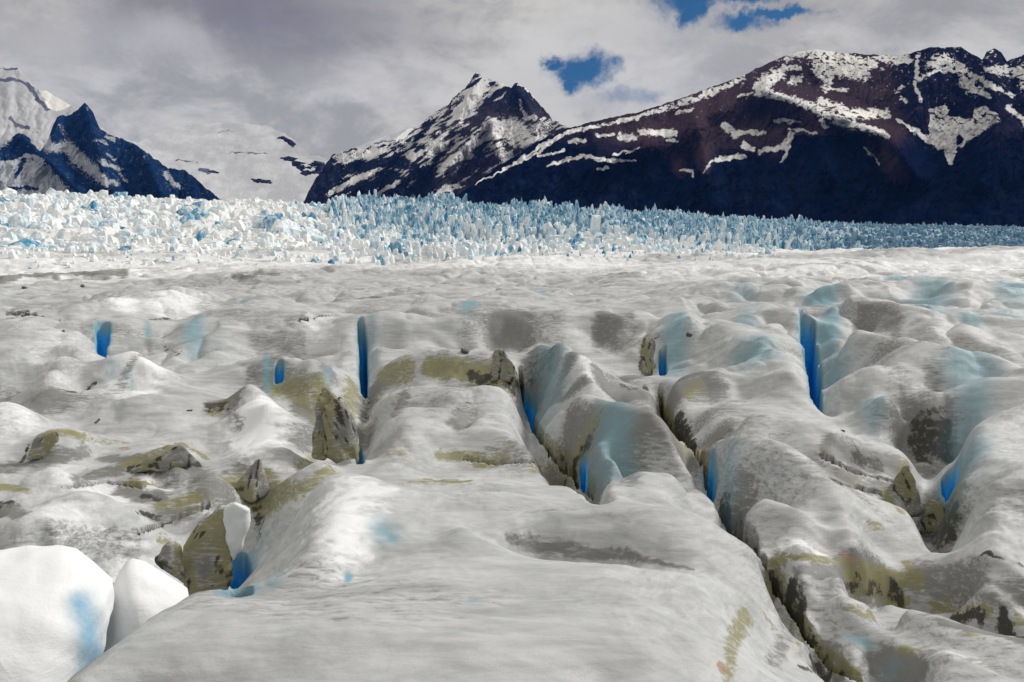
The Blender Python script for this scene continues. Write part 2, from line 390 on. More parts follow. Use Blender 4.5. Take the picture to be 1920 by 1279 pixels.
line([(0, 950), (30, 955)], [-.7, -.7]); line([(240, 920), (300, 925)], [-.7, -.8]); line([(350, 890), (420, 905), (400, 930)], [-.35, -.3, -.4])
edge([(520, 905), (560, 880), (600, 860)], [-.3, -.1, 0], -.4)
line([(540, 950), (500, 960), (480, 1000)], [-.5, -.8, -1.1])
line([(600, 780), (600, 830), (650, 800)], [-.5, -.6, -.5]); line([(650, 700), (640, 740)], [-.2, -.3])
line([(440, 1100), (455, 1060), (460, 1010)], [-1.5, -1.4, -1.2], 12)
line([(760, 640), (720, 660), (700, 640)], [.1, -.2, .1])
# far strip of low hummocks
line([(-300, 540), (2200, 540)], 0.0, 110); line([(-300, 520), (2200, 520)], 0.2, 110)
for x in range(-300, 2300, 130): ctl(x, 505, 0.4*math.sin(x*.013)); ctl(x, 490, d=140)
for x in range(-300, 2300, 130): ctl(x, 481, d=210)
# lattice where nothing else is given
lat = []
for y in list(range(560, 1290, 60)):
    for x in range(-500, 2500, 90):
        if min((x-a)**2+((y-b)*1.5)**2 for a, b in CPX) > 85**2: lat.append((x, y))
for x, y in lat: ctl(x, y, (-.1 if 0 < x < 1920 else 0.1*math.sin(x*.02+y*.01)))
# keep every visible point in front of what the photo shows above it
PA = np.array(CPX, float); HA = np.array(HID); DA = np.exp(np.array(CV)); SA = az_slope(PA[:, 0], PA[:, 1])[1]
for b in np.argsort(PA[:, 1]+.5*HA):
    m = (np.abs(PA[:, 0]-PA[b, 0]) < 16) & (PA[:, 1] < PA[b, 1]-2.5) & ~HA
    if HA[b]: m &= PA[:, 1] < PA[b, 1]-9
    if m.any():
        lim = (DA[m]/(1+0.0012*np.minimum(PA[b, 1]-PA[m, 1], 60))).min()
        DA[b] = min(DA[b], lim)
CV = list(np.log(DA)); CW = list((EYE+SA*DA)/DA)
for a in range(-180, 180, 12):
    for d in (5.5, 9, 16, 35, 80, 200):
        if abs(a) < 44 and d > 5.6: continue
        z = (0.9 if not -50 < a < -20 else -.4) if d < 6 else 0.35*math.sin(a*.2+d)
        CU.append(math.radians(a)); CV.append(math.log(d)); CW.append(z/d)
    CU.append(math.radians(a)); CV.append(math.log(2.2)); CW.append(2.55/2.2)
CU = np.array(CU); CV = np.array(CV); CW = np.array(CW)

# RBF interpolation in (azimuth, log distance), which keeps shapes true at every distance
def solve_rbf(U, V, Wv, c=0.009, lam=6e-4):
    n = len(U); r = np.sqrt((U[:, None]-U)**2+(V[:, None]-V)**2+c*c)
    A = np.zeros((n+3, n+3)); A[:n, :n] = -r+np.eye(n)*(-lam*-1)
    A[:n, n] = 1; A[:n, n+1] = U; A[:n, n+2] = V; A[n:, :n] = A[:n, n:].T
    return np.linalg.solve(A, np.concatenate([Wv, [0, 0, 0]])), c
def eval_rbf(sol, U, V, gu, gv):
    co, c = sol; n = len(U); out = np.zeros(gu.size)
    fu, fv = gu.ravel(), gv.ravel()
    for k in range(0, fu.size, 20000):
        a, b = fu[k:k+20000, None], fv[k:k+20000, None]
        out[k:k+20000] = -(np.sqrt((a-U)**2+(b-V)**2+c*c))@co[:n]+co[n]+co[n+1]*a[:, 0]+co[n+2]*b[:, 0]
    return out.reshape(gu.shape)
sol = solve_rbf(CU, CV, CW)
VA, VB = math.log(2.2), math.log(215)
ua = np.concatenate([np.linspace(-math.pi, -0.62, 60, endpoint=False), np.linspace(-0.62, 0.62, 1150), np.linspace(0.62, math.pi, 61)[1:-1]])
NR = 1250
va = np.linspace(VA, VB, NR)
cu = np.concatenate([np.linspace(-math.pi, -0.62, 40, endpoint=False), np.linspace(-0.62, 0.62, 300), np.linspace(0.62, math.pi, 41)[1:]])
cvv = np.linspace(VA, VB, 360)
GU, GV = np.meshgrid(cu, cvv)
cw = eval_rbf(sol, CU, CV, GU, GV)
def bilin(u, v):
    fi = np.interp(u, cu, np.arange(len(cu))); fj = (v-VA)/(VB-VA)*(len(cvv)-1)
    fj = np.clip(fj, 0, len(cvv)-1.001); fi = np.clip(fi, 0, len(cu)-1.001)
    i = fi.astype(int); j = fj.astype(int); a = fi-i; b = fj-j
    return (cw[j, i]*(1-a)+cw[j, i+1]*a)*(1-b)+(cw[j+1, i]*(1-a)+cw[j+1, i+1]*a)*b
U, V = np.meshgrid(ua, va); D = np.exp(V)
Z = bilin(U, V)*D
X = D*np.sin(U); Y = D*np.cos(U)
front = sstep(D, 4, 9)
# melt scallops, flow banding and lumps
wx = X+0.8*perlin(X*.35, Y*.35, 40); wy = Y+0.8*perlin(X*.35, Y*.35, 44)
Z += front*0.085*fbm(wx*.4, wy*.6, 2, 11)*np.clip(D/14, .5, 2.2)
Z += front*0.020*fbm(wx*1.5, wy*2.6, 3, 21)
# rounded melt domes parted by sharp creases
crease = np.abs(perlin(wx*.19+.4*perlin(X*.4, Y*.4, 46), wy*.13, 101)); crease2 = np.abs(perlin(wx*.6, wy*.42, 103))
hum = sstep(D, 12.5, 17)*(1-.3*sstep(D, 70, 140)); cmask = sstep(perlin(X*.07, Y*.07, 105), -.45, .35)
hum = hum*(1+.5*sstep(D, 18, 30))
Z += hum*cmask*(.62*np.minimum(crease, .34)-.12)*np.clip(D/22, .8, 2.0)+hum*(.11*np.minimum(crease2, .3)-.015)*np.clip(D/22, .7, 1.3)
amp = sstep(fbm(X*.22, Y*.3, 2, 51), -.15, .5)
Z += front*amp*0.05*(ridged(wx*1.3, wy*2.4, 4, 31)-.72)*1.6
Z += sstep(D, 22, 60)*(0.5*fbm(X*.08, Y*.07, 2, 61)+.12*fbm(X*.3, Y*.3, 3, 63)+.3*(ridged(X*.11+perlin(X*.1, Y*.1, 3), Y*.09, 3, 65)-.7))+sstep(D, 45, 100)*1.5*perlin(X*.022, Y*.035, 67)
fz_ = sstep(D, 95, 190)
Z += fz_*(1.9*(ridged(X*.035, Y*.05, 4, 71, .5)-.75)+.5*(ridged(X*.2, Y*.2, 3, 73)-.7)*sstep(perlin(X*.03, Y*.05, 75), -.2, .5))

# --- ray hits on the sheet (to lay cracks, stains and painted shade where the photo has them)
def hit(px, py, Zs=None):
    Zs = Z if Zs is None else Zs
    u, s = az_slope(px, py); u = float(u); s = float(s)
    i = int(np.argmin(np.abs(ua-u))); zc = Zs[:, i]; zr = EYE+s*D[:, i]
    k = np.argmax(zc >= zr) if np.any(zc >= zr) else len(va)-2
    return u, va[k]
COS = F
def mark(pts, hw, Zs=None, step=5, vs=1.0):
    """normalised distance field to a polyline whose half widths (px) are hw; 0 on the line, 1 at hw"""
    hw = hw if hasattr(hw, '__len__') else [hw]*len(pts)
    P_ = polysample([(p[0], p[1], w) for p, w in zip(pts, hw)], step)
    out = None
    H_ = [(hit(x, y, Zs), w, y) for x, y, w in P_]
    us = [h[0][0] for h in H_]; vvs = [h[0][1] for h in H_]
    mw = max(hw)*2.2/F
    i0, i1 = np.searchsorted(ua, min(us)-mw), np.searchsorted(ua, max(us)+mw)
    return H_, i0, i1
def field(H_, i0, i1, aspect):
    """aspect: extent in log-distance relative to azimuth"""
    vvs = np.array([h[0][1] for h in H_]); ws = np.array([h[1] for h in H_])/F
    m = ws.max()*2.2*aspect
    j0, j1 = np.searchsorted(va, vvs.min()-m), np.searchsorted(va, vvs.max()+m)
    i1 = max(i1, i0+1); j1 = max(j1, j0+1)
    uu, vv_ = U[j0:j1, i0:i1], V[j0:j1, i0:i1]
    best = np.full(uu.shape, 9.0)
    for a, b in zip(H_[:-1], H_[1:]):
        w = (a[1]+b[1])/2/F; u0, v0 = a[0][0]/w, a[0][1]/(w*aspect); u1, v1 = b[0][0]/w, b[0][1]/(w*aspect)
        if abs(b[0][1]-a[0][1]) > .25: u1, v1 = u0, v0
        L2 = (u1-u0)**2+(v1-v0)**2+1e-9; qu, qv = uu/w, vv_/(w*aspect)
        t = np.clip(((qu-u0)*(u1-u0)+(qv-v0)*(v1-v0))/L2, 0, 1)
        np.minimum(best, np.hypot(qu-u0-t*(u1-u0), qv-v0-t*(v1-v0)), out=best)
    return best, slice(j0, j1), slice(i0, i1)
Z0 = Z.copy()
A = {k: np.zeros_like(Z, dtype=np.float32) for k in ('blue', 'teal', 'olive', 'grey', 'dark', 'white', 'rust')}
Z0 = Z.copy()
CREV = []
def crevasse(pts, hw, depth, blue=1.0, lip=0.0, dirt=None, blue_from=0.15):
    """a real slot cut into the sheet along a line, walls of bare blue ice"""
    H_, i0, i1 = mark(pts, hw, Z0, 4)
    b, sj, si = field(H_, i0, i1, 1.0)
    jit = 1+0.22*fbm(U[sj, si]*25, V[sj, si]*14, 2, 91)
    b = b/jit
    cut = sstep(b, 1.25, 0.55)
    Z[sj, si] -= depth*cut
    if blue:
        A['blue'][sj, si] = np.maximum(A['blue'][sj, si], blue*sstep(b, 1.2, 0.75)); A['teal'][sj, si] = np.maximum(A['teal'][sj, si], .9*sstep(b, 2.4, 1.0))
    if dirt:
        A[dirt][sj, si] = np.maximum(A[dirt][sj, si], .9*sstep(b, 2.1, 1.0))
        if not blue: A['dark'][sj, si] = np.maximum(A['dark'][sj, si], sstep(b, 1.2, 0.7))
def stain_shade(kind, pts, hw, strength=1.0, aspect=None, soft=1.0):  # lays dirt and ice tints, and shade put into the colour
    H_, i0, i1 = mark(pts, hw, Z, 8)
    y = sum(p[1] for p in pts)/len(pts)
    if aspect is None: aspect = max(1.0, F/(y-HZ)*0.55)
    elif aspect < 0: aspect = F/(y-HZ)*-aspect
    b, sj, si = field(H_, i0, i1, aspect)
    k_ = 3.2 if kind != 'teal' else 1.0
    b = b+(0.4 if kind != 'teal' else .2)*fbm((X[sj, si]+Z[sj, si]*1.7)*k_*12/math.exp(H_[0][0][1]), (Y[sj, si]+Z[sj, si]*2.3)*k_*12/math.exp(H_[0][0][1]), 3, 97+len(pts))
    if kind == 'teal': soft = 1.25
    A[kind][sj, si] = np.maximum(A[kind][sj, si], strength*sstep(b, 1+.6*soft, max(0, 1-.8*soft)))
def spot(kind, x, y, rx, ry, strength=1.0):
    """an oval patch: rx, ry half sizes in photo pixels"""
    stain_shade(kind, [(x, y), (x+.1, y)], rx, strength, -(ry/rx), 0.9)

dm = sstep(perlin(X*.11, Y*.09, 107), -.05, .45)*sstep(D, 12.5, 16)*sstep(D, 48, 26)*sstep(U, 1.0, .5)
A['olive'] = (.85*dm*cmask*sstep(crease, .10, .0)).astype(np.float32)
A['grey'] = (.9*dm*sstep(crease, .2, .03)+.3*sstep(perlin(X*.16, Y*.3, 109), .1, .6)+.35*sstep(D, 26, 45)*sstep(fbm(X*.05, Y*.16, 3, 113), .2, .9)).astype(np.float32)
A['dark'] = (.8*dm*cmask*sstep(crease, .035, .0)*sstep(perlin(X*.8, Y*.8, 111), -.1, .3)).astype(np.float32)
def gully(pts, hw, depth):
    H_, i0, i1 = mark(pts, hw, Z0, 6); b, sj, si = field(H_, i0, i1, 1.6)
    b = b*(1+.25*fbm(U[sj, si]*14, V[sj, si]*10, 2, 93)); Z[sj, si] -= depth*np.exp(-b*b*1.6)*sstep(b, 2.1, 1.4)
gully([(985, 700), (1000, 790), (1045, 850), (1090, 895), (1125, 930)], [30, 40, 38, 34, 20], 1.0)
gully([(1240, 725), (1250, 780), (1300, 835), (1345, 900), (1370, 970), (1410, 1020)], [20, 24, 26, 26, 20, 12], .65)
gully([(1445, 1065), (1475, 1110), (1515, 1170), (1560, 1235), (1620, 1300)], [24, 34, 44, 50, 54], .5)
gully([(1700, 790), (1750, 830), (1740, 900), (1770, 980)], [30, 44, 36, 40], .9)
gully([(960, 1028), (1050, 1040), (1180, 1052)], [26, 34, 20], .16)
gully([(680, 620), (684, 700), (690, 780), (672, 850)], [18, 26, 30, 26], .6)
gully([(1530, 620), (1540, 700), (1550, 760)], [26, 34, 20], .5)
gully([(925, 625), (985, 628)], 34, .6); gully([(1150, 640), (1190, 612)], 20, .4); gully([(860, 790), (885, 770)], 24, .25)
gully([(450, 960), (455, 1040), (452, 1090)], [20, 26, 26], .15); gully([(300, 880), (350, 885)], 26, .4); gully([(1600, 1090), (1680, 1110), (1800, 1120)], 22, .35)
gully([(1650, 1250), (1700, 1260)], 40, .5); gully([(1800, 800), (1780, 880)], 24, .4)
Z0 = Z.copy()
# open slots with blue walls
crevasse([(676, 602), (680, 650), (682, 700), (683, 742)], [4, 6, 7, 5], 3.0)
crevasse([(1512, 596), (1516, 640), (1523, 690), (1529, 735), (1531, 758)], [11, 13, 12, 10, 10], 3.2)
crevasse([(1243, 655), (1243, 702)], 6, 1.8)
crevasse([(193, 612), (192, 640), (189, 664)], [9, 8, 5], 1.6)
crevasse([(524, 682), (524, 712)], 7, 1.2)
crevasse([(1328, 866), (1333, 892)], [7, 7], 1.2); crevasse([(1335, 905), (1337, 938)], [6, 6], 1.2)
crevasse([(672, 835), (675, 868)], 6, 1.0, .6)
crevasse([(982, 735), (990, 770), (1002, 782)], [5, 8, 5], .9)
crevasse([(1092, 866), (1098, 890)], [5, 5], .7)
crevasse([(1782, 885), (1787, 915)], [12, 8], .9)
crevasse([(444, 1030), (446, 1070), (448, 1112)], [17, 21, 22], 1.6)
# dirty cracks
crevasse([(975, 690), (980, 735), (1000, 800), (1040, 850), (1085, 895), (1115, 925)], [3, 4, 4, 4, 4, 3], .8, 0, 0, 'olive')
crevasse([(1238, 735), (1243, 775), (1290, 832), (1325, 868)], [3, 5, 5, 4], .8, 0, 0, 'olive')
crevasse([(1345, 960), (1375, 990), (1432, 1048)], [4, 5, 5], .5, 0, 0, 'grey')
crevasse([(1440, 1062), (1462, 1100), (1495, 1148), (1520, 1195), (1560, 1245), (1610, 1275)], [4, 5, 6, 6, 6, 6], .35, 0, 0, 'olive')
crevasse([(1225, 690), (1205, 680), (1210, 650), (1232, 632)], [4, 4, 3, 3], .4, 0, 0, 'olive')
# short branching cracks with grit in them
for pts, w in [([(1560, 900), (1600, 915), (1650, 925)], 3), ([(1540, 855), (1600, 885), (1680, 905)], 3), ([(870, 862), (930, 870), (1000, 866)], 2.5), ([(120, 915), (200, 905), (270, 915)], 2.5), ([(250, 1000), (330, 975), (390, 950)], 3), ([(0, 600), (60, 590), (110, 600)], 2), ([(560, 600), (620, 590)], 2)]:
    crevasse(pts, w, .22, 0, 0, 'grey')
# soft blue hollows
for x, y, rx, ry, s in [(1150, 830, 45, 40, .8), (1030, 740, 40, 60, .6), (1555, 620, 22, 30, 1), (1400, 600, 25, 15, .6), (1415, 665, 45, 22, .8),
        (1560, 690, 28, 30, .7), (1265, 640, 30, 32, .8), (1370, 890, 22, 35, .5), (1810, 880, 40, 35, .7), (1820, 790, 35, 28, .7), (1820, 700, 45, 20, .8),
        (1745, 560, 35, 25, .8), (1820, 590, 20, 10, .8), (1540, 550, 30, 9, 1), (1395, 540, 30, 8, .5), (1900, 535, 30, 12, .9), (1690, 523, 25, 7, .8),
        (880, 566, 20, 9, .8), (1014, 548, 14, 7, .8), (365, 625, 22, 18, .8), (455, 568, 15, 6, .5), (720, 1000, 35, 22, .7),
        (735, 1012, 20, 10, .9), (510, 1090, 22, 18, .6), (1635, 765, 25, 15, .6), (408, 640, 18, 12, .3), (210, 695, 18, 9, .5), (1890, 590, 30, 10, .6),
        (1325, 1205, 1, 1, 0), (1610, 1203, 32, 7, .8), (888, 1128, 18, 6, .6), (1670, 1262, 22, 12, .4), (165, 1150, 26, 55, .75), (170, 1200, 20, 40, .9),
        (500, 700, 8, 14, .9), (615, 700, 8, 14, .6), (278, 632, 6, 8, .7), (247, 722, 9, 9, .5), (700, 640, 12, 35, .45), (1190, 900, 18, 20, .25)]:
    if s: spot('teal', x, y, rx, ry, s)
spot('blue', 735, 1008, 12, 7, .12); spot('teal', 653, 1086, 9, 12, .9); spot('blue', 653, 1087, 6, 8, .3); spot('blue', 175, 1215, 9, 30, .25)
# fresh white ice
for x, y, rx, ry, s in [(60, 1150, 100, 90, 1), (265, 1120, 60, 60, 1), (480, 790, 55, 45, 1), (250, 690, 50, 25, .9), (110, 660, 60, 50, .35), (650, 960, 70, 70, .8), (700, 920, 60, 25, .7),
        (330, 560, 60, 14, .7), (240, 930, 120, 30, .6), (100, 960, 110, 25, .5), (1480, 920, 70, 50, .3), (1885, 830, 50, 40, .4), (1800, 1230, 60, 12, .4), (1500, 1020, 60, 8, .7),
        (1100, 690, 30, 60, .5), (230, 560, 30, 10, .8), (600, 600, 30, 12, .6), (20, 770, 40, 25, .6), (820, 490, 500, 14, .5), (1500, 495, 500, 10, .6), (120, 880, 60, 10, .5)]:
    spot('white', x, y, rx, ry, s)
# grey wash: dirt, plus painted shade of hollows, the step and far left band
for pts, w, s in [([(870, 585), (960, 590), (1040, 600)], 22, .5), ([(930, 625), (980, 630)], 26, .95), ([(1120, 635), (1180, 610)], 15, .8), ([(1150, 730), (1200, 735)], 20, .9),
        ([(1000, 690), (1040, 665)], 24, 1), ([(870, 780), (860, 800)], 22, .9), ([(755, 750), (745, 770)], 16, .7), ([(1070, 800), (1100, 830), (1130, 900)], 22, .9), ([(1180, 900), (1190, 880)], 26, .6),
        ([(1390, 920), (1400, 950)], 24, .8), ([(1300, 730), (1350, 735)], 18, .8), ([(950, 1010), (1020, 1030), (1100, 1040), (1200, 1050), (1300, 1070)], [5, 9, 8, 5, 3], .8),
        ([(900, 950), (1050, 960), (1180, 970)], 12, .25), ([(1560, 840), (1620, 870), (1690, 890)], 20, 1), ([(1700, 800), (1760, 810)], 35, 1), ([(1560, 900), (1640, 920), (1700, 900)], 18, .7),
        ([(1740, 950), (1770, 1000)], 34, 1), ([(1620, 600), (1680, 610)], [16, 12], .8), ([(1500, 1070), (1600, 1080), (1660, 1100)], 18, 1), ([(1720, 1080), (1850, 1110), (1960, 1130)], 22, .8),
        ([(1760, 1165), (1860, 1190), (1950, 1210)], 14, 1), ([(340, 890), (400, 905), (420, 920)], 30, .85), ([(200, 860), (300, 870), (370, 880)], 14, 1), ([(0, 880), (80, 860), (160, 850)], 12, .8),
        ([(230, 925), (300, 935)], 18, .9), ([(0, 960), (40, 965)], 14, 1), ([(400, 760), (440, 740)], 16, .9), ([(560, 830), (590, 820)], 22, .8), ([(480, 640), (560, 650)], 14, .5), ([(640, 870), (690, 820)], 16, .9), ([(150, 900), (230, 880)], 12, .8), ([(380, 930), (450, 880)], 20, .7), ([(560, 760), (590, 790)], 16, .9), ([(600, 760), (640, 800)], 20, .9),
        ([(450, 800), (430, 770)], 10, .6), ([(680, 780), (700, 740), (730, 700)], 16, .9), ([(100, 1020), (250, 1020)], 18, .5), ([(300, 970), (360, 960)], 20, .7), ([(0, 1030), (120, 1010)], 10, .3),
        ([(1660, 680), (1700, 720)], 14, .5), ([(1560, 580), (1600, 600)], 12, .4), ([(1480, 1180), (1450, 1250)], 16, .6), ([(1540, 1240), (1580, 1270)], 14, .9), ([(1640, 1250), (1680, 1240), (1720, 1270)], 24, 1),
        ([(0, 520), (120, 512), (230, 510)], [6, 7, 10], 1), ([(440, 517), (520, 512)], 7, .9), ([(300, 530), (560, 528)], 5, .5), ([(380, 580), (560, 600)], 14, .4), ([(480, 700), (560, 735)], 18, .7),
        ([(1750, 720), (1740, 735)], 16, .6), ([(1890, 960), (1960, 950)], 34, .4), ([(1650, 760), (1720, 780)], 18, .5), ([(840, 690), (920, 700)], 14, .7), ([(560, 1130), (640, 1160)], 22, .35),
        ([(720, 470), (850, 480)], 12, .8)]:
    stain_shade('grey', pts, w, s)
# olive dirt
for pts, w, s in [([(800, 690), (900, 705), (960, 710)], 10, 1), ([(720, 700), (770, 690)], 12, .8), ([(930, 670), (955, 690)], 12, 1), ([(600, 740), (610, 800), (620, 830)], 22, 1), ([(660, 720), (650, 800)], 16, .8),
        ([(520, 730), (570, 740)], 20, .8), ([(430, 750), (400, 775)], 10, .8), ([(60, 850), (75, 820), (110, 810), (160, 820)], 6, 1), ([(230, 875), (300, 840), (340, 832), (390, 862)], 6, 1), ([(160, 822), (240, 832)], 5, .6),
        ([(0, 915), (50, 920)], 9, 1), ([(240, 905), (290, 910)], 8, .9), ([(300, 945), (370, 940)], 12, .9), ([(430, 905), (560, 925), (620, 880)], 18, .8), ([(480, 950), (540, 930)], 22, .9), ([(560, 880), (600, 850)], 12, .6),
        ([(800, 900), (860, 905)], 9, .9), ([(820, 855), (950, 862)], 8, .8), ([(890, 872), (930, 875)], 6, .8), ([(1000, 880), (1040, 870)], 14, .5), ([(730, 850), (760, 850)], 12, .6), ([(1210, 640), (1205, 690)], 8, .9),
        ([(1290, 740), (1310, 725)], 12, .7), ([(1450, 1050), (1550, 1050), (1600, 1060)], 6, .9), ([(1590, 1090), (1670, 1090), (1720, 1085)], 10, 1), ([(1700, 1060), (1725, 1090)], 9, .9), ([(1660, 1125), (1700, 1140)], 10, 1),
        ([(1740, 1150), (1860, 1145)], 5, .9), ([(1600, 1145), (1640, 1160)], 12, .8), ([(1440, 1080), (1450, 1130)], 12, 1), ([(1400, 1150), (1380, 1190), (1360, 1279)], 14, .8), ([(1440, 1160), (1460, 1190)], 12, .6),
        ([(1660, 930), (1690, 960)], 8, 1), ([(1630, 985), (1650, 990)], 8, .7), ([(1690, 880), (1700, 870)], 8, .8), ([(1545, 840), (1550, 845)], 6, .6), ([(1690, 1215), (1710, 1220)], 14, .9), ([(1820, 1190), (1840, 1195)], 8, .7),
        ([(1560, 1255), (1610, 1270)], 8, .9), ([(310, 1020), (340, 1040)], 16, .8), ([(770, 905), (880, 902)], 8, .7), ([(200, 1075), (205, 1100)], 7, .4), ([(1500, 1230), (1480, 1150)], 6, .5), ([(1905, 1160), (1960, 1170)], 10, .9)]:
    stain_shade('olive', pts, w, s)
for pts, w, s in [([(1540, 1035), (1610, 1050)], 6, .5), ([(1685, 895), (1690, 900)], 6, .9), ([(232, 842), (240, 843)], 6, .8), ([(1352, 1245), (1354, 1260)], 8, .8), ([(1318, 880), (1322, 895)], 5, .6)]:
    stain_shade('rust', pts, w, s)
# black grit; shade under overhangs and in hollows is painted dark too
for pts, w, s in [([(240, 885), (290, 872), (340, 865), (370, 872)], [5, 9, 9, 5], .95), ([(395, 770), (425, 755)], 11, .7), ([(640, 790), (650, 840)], 7, .7), ([(690, 750), (680, 790)], 8, .8), ([(950, 700), (965, 712)], 12, .9),
        ([(880, 708), (930, 715)], 5, .9), ([(1000, 690), (1030, 665)], 14, .55), ([(1270, 810), (1300, 840)], 9, .9), ([(1350, 960), (1362, 985)], 9, .8), ([(1720, 815), (1770, 835)], [14, 18], .9), ([(1600, 860), (1650, 875)], 10, .75),
        ([(1740, 960), (1780, 990), (1740, 1000)], 16, .9), ([(1700, 900), (1680, 920)], 8, .7), ([(1480, 1110), (1505, 1150)], 8, .9), ([(1880, 1190), (1950, 1200)], 12, .9),
        ([(1790, 1160), (1840, 1165)], 7, .8), ([(1670, 1110), (1690, 1130)], 7, .9), ([(1510, 1255), (1545, 1270)], 14, .8), ([(270, 930), (300, 935)], 7, .8), ([(0, 950), (30, 945)], 8, .6), ([(260, 965), (300, 972)], 6, .8),
        ([(1580, 1095), (1650, 1110)], 4, .6), ([(1840, 1040), (1920, 1060)], 4, .7), ([(15, 590), (50, 585)], 4, .8), ([(190, 1080), (208, 1095)], 7, .8), ([(480, 960), (490, 1000)], 9, .6), ([(860, 770), (880, 760)], 8, .4),
        ([(110, 730), (150, 738), (180, 720)], 2.5, .8), ([(310, 655), (340, 665)], 3, .6), ([(40, 870), (55, 835)], 3, .8), ([(280, 600), (330, 598)], 2.5, .7), ([(1200, 690), (1208, 640)], 3, .8), ([(1165, 725), (1210, 730)], 6, .6)]:
    stain_shade('dark', pts, w, s)
sh = fz_  # the roughening zone is fresh white
A['white'] = np.maximum(A['white'], .75*sstep(D, 60, 120)*sstep(fbm(X*.02, Y*.06, 3, 115), -.7, .2)); A['grey'] *= 1-.5*fz_
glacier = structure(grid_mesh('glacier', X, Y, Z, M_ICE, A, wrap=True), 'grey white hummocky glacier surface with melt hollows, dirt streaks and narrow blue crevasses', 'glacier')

# ------------------------------------------------------------------ far ice field (icefall to the left, level ice to the right)
FU, FV, FW = [], [], []
def fctl(px, py, d):
    u, s = az_slope(px, py); FU.append(float(u)); FV.append(math.log(d)); FW.append((EYE+float(s)*d)/d)
for x in range(-900, 2900, 120): fctl(x, 492, 125); fctl(x, 483, 190)
for x in range(-900, 2900, 120):
    t = np.interp(x, [-900, 0, 450, 600, 700, 850, 1000, 1150, 1300, 1600, 1920, 2900], np.arange(12))
    L = [[(468, 240), (430, 330), (395, 440), (380, 520), (384, 620)],
         [(466, 240), (420, 350), (385, 450), (372, 520), (376, 620)],
         [(468, 240), (430, 340), (400, 430), (383, 540), (387, 640)],
         [(468, 240), (440, 310), (410, 430), (386, 620), (390, 720)],
         [(470, 240), (452, 300), (422, 430), (389, 720), (393, 840)],
         [(472, 240), (458, 310), (425, 500), (394, 860), (398, 980)],
         [(474, 240), (463, 320), (430, 560), (400, 1050), (403, 1250)],
         [(476, 240), (467, 330), (435, 650), (408, 1300), (412, 1500)],
         [(476, 240), (470, 330), (440, 800), (417, 1600), (421, 1900)],
         [(478, 240), (474, 340), (450, 800), (431, 2200), (433, 2600)],
         [(478, 240), (472, 340), (452, 800), (431, 2600), (432, 3000)],
         [(478, 240), (472, 340), (452, 800), (431, 2600), (432, 3000)]]
    i = min(int(t), 10); f = t-i
    for (y0, d0), (y1, d1) in zip(L[i], L[i+1]): fctl(x, y0*(1-f)+y1*f, d0*(1-f)+d1*f)
    fctl(x, 437, 3300 if x > 600 else 3300); fctl(x, 439, 4400)
for a in range(60, 301, 20):
    for d in (130, 300, 900, 3000): FU.append(math.radians(a if a <= 180 else a-360)); FV.append(math.log(d)); FW.append(0)
FU, FV, FW = map(np.array, (FU, FV, FW))
fsol = solve_rbf(FU, FV, FW, .05)
fu = np.concatenate([np.linspace(-math.pi, -0.8, 50, endpoint=False), np.linspace(-0.8, 0.8, 1000), np.linspace(0.8, math.pi, 51)[1:-1]])
fv = np.linspace(math.log(150), math.log(4600), 520)
gu2 = np.linspace(-math.pi, math.pi, 300); gv2 = np.linspace(fv[0], fv[-1], 160)
g1, g2 = np.meshgrid(gu2, gv2); fw = eval_rbf(fsol, FU, FV, g1, g2)
def far_w(u, v):
    fi = np.clip((u-gu2[0])/(gu2[1]-gu2[0]), 0, 298.999); fj = np.clip((v-gv2[0])/(gv2[1]-gv2[0]), 0, 158.999)
    i = np.asarray(fi).astype(int); j = np.asarray(fj).astype(int); a = fi-i; b = fj-j
    return (fw[j, i]*(1-a)+fw[j, i+1]*a)*(1-b)+(fw[j+1, i]*(1-a)+fw[j+1, i+1]*a)*b
U2, V2 = np.meshgrid(fu, fv); D2 = np.exp(V2); X2 = D2*np.sin(U2); Y2 = D2*np.cos(U2)
PXc = W/2+np.tan(np.clip(U2, -1.2, 1.2))*F
rough = np.interp(PXc, [0, 700, 1300, 1700], [1.0, 1.0, .8, .4])
Z2 = far_w(U2, V2)*D2
left_ = sstep(PXc, 700, 450)
Z2 += (ridged(X2*.022, Y2*.022, 5, 81, .6)-.74)*(9+7*left_)*sstep(D2, 150, 300)*rough+(ridged(X2*.05, Y2*.05, 4, 83)-.75)*2.2
Z2 -= 0.4*sstep(D2, 220, 150)
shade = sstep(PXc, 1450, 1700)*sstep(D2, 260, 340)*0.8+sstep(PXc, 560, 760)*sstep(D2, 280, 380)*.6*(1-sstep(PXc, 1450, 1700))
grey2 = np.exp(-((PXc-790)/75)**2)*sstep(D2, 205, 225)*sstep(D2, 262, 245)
structure(grid_mesh('ice_field', X2, Y2, Z2, M_FIELD, {'shade': shade, 'grey': grey2}, wrap=True, smooth=False), 'broken white icefall and distant level glacier ice below the mountains', 'glacier')

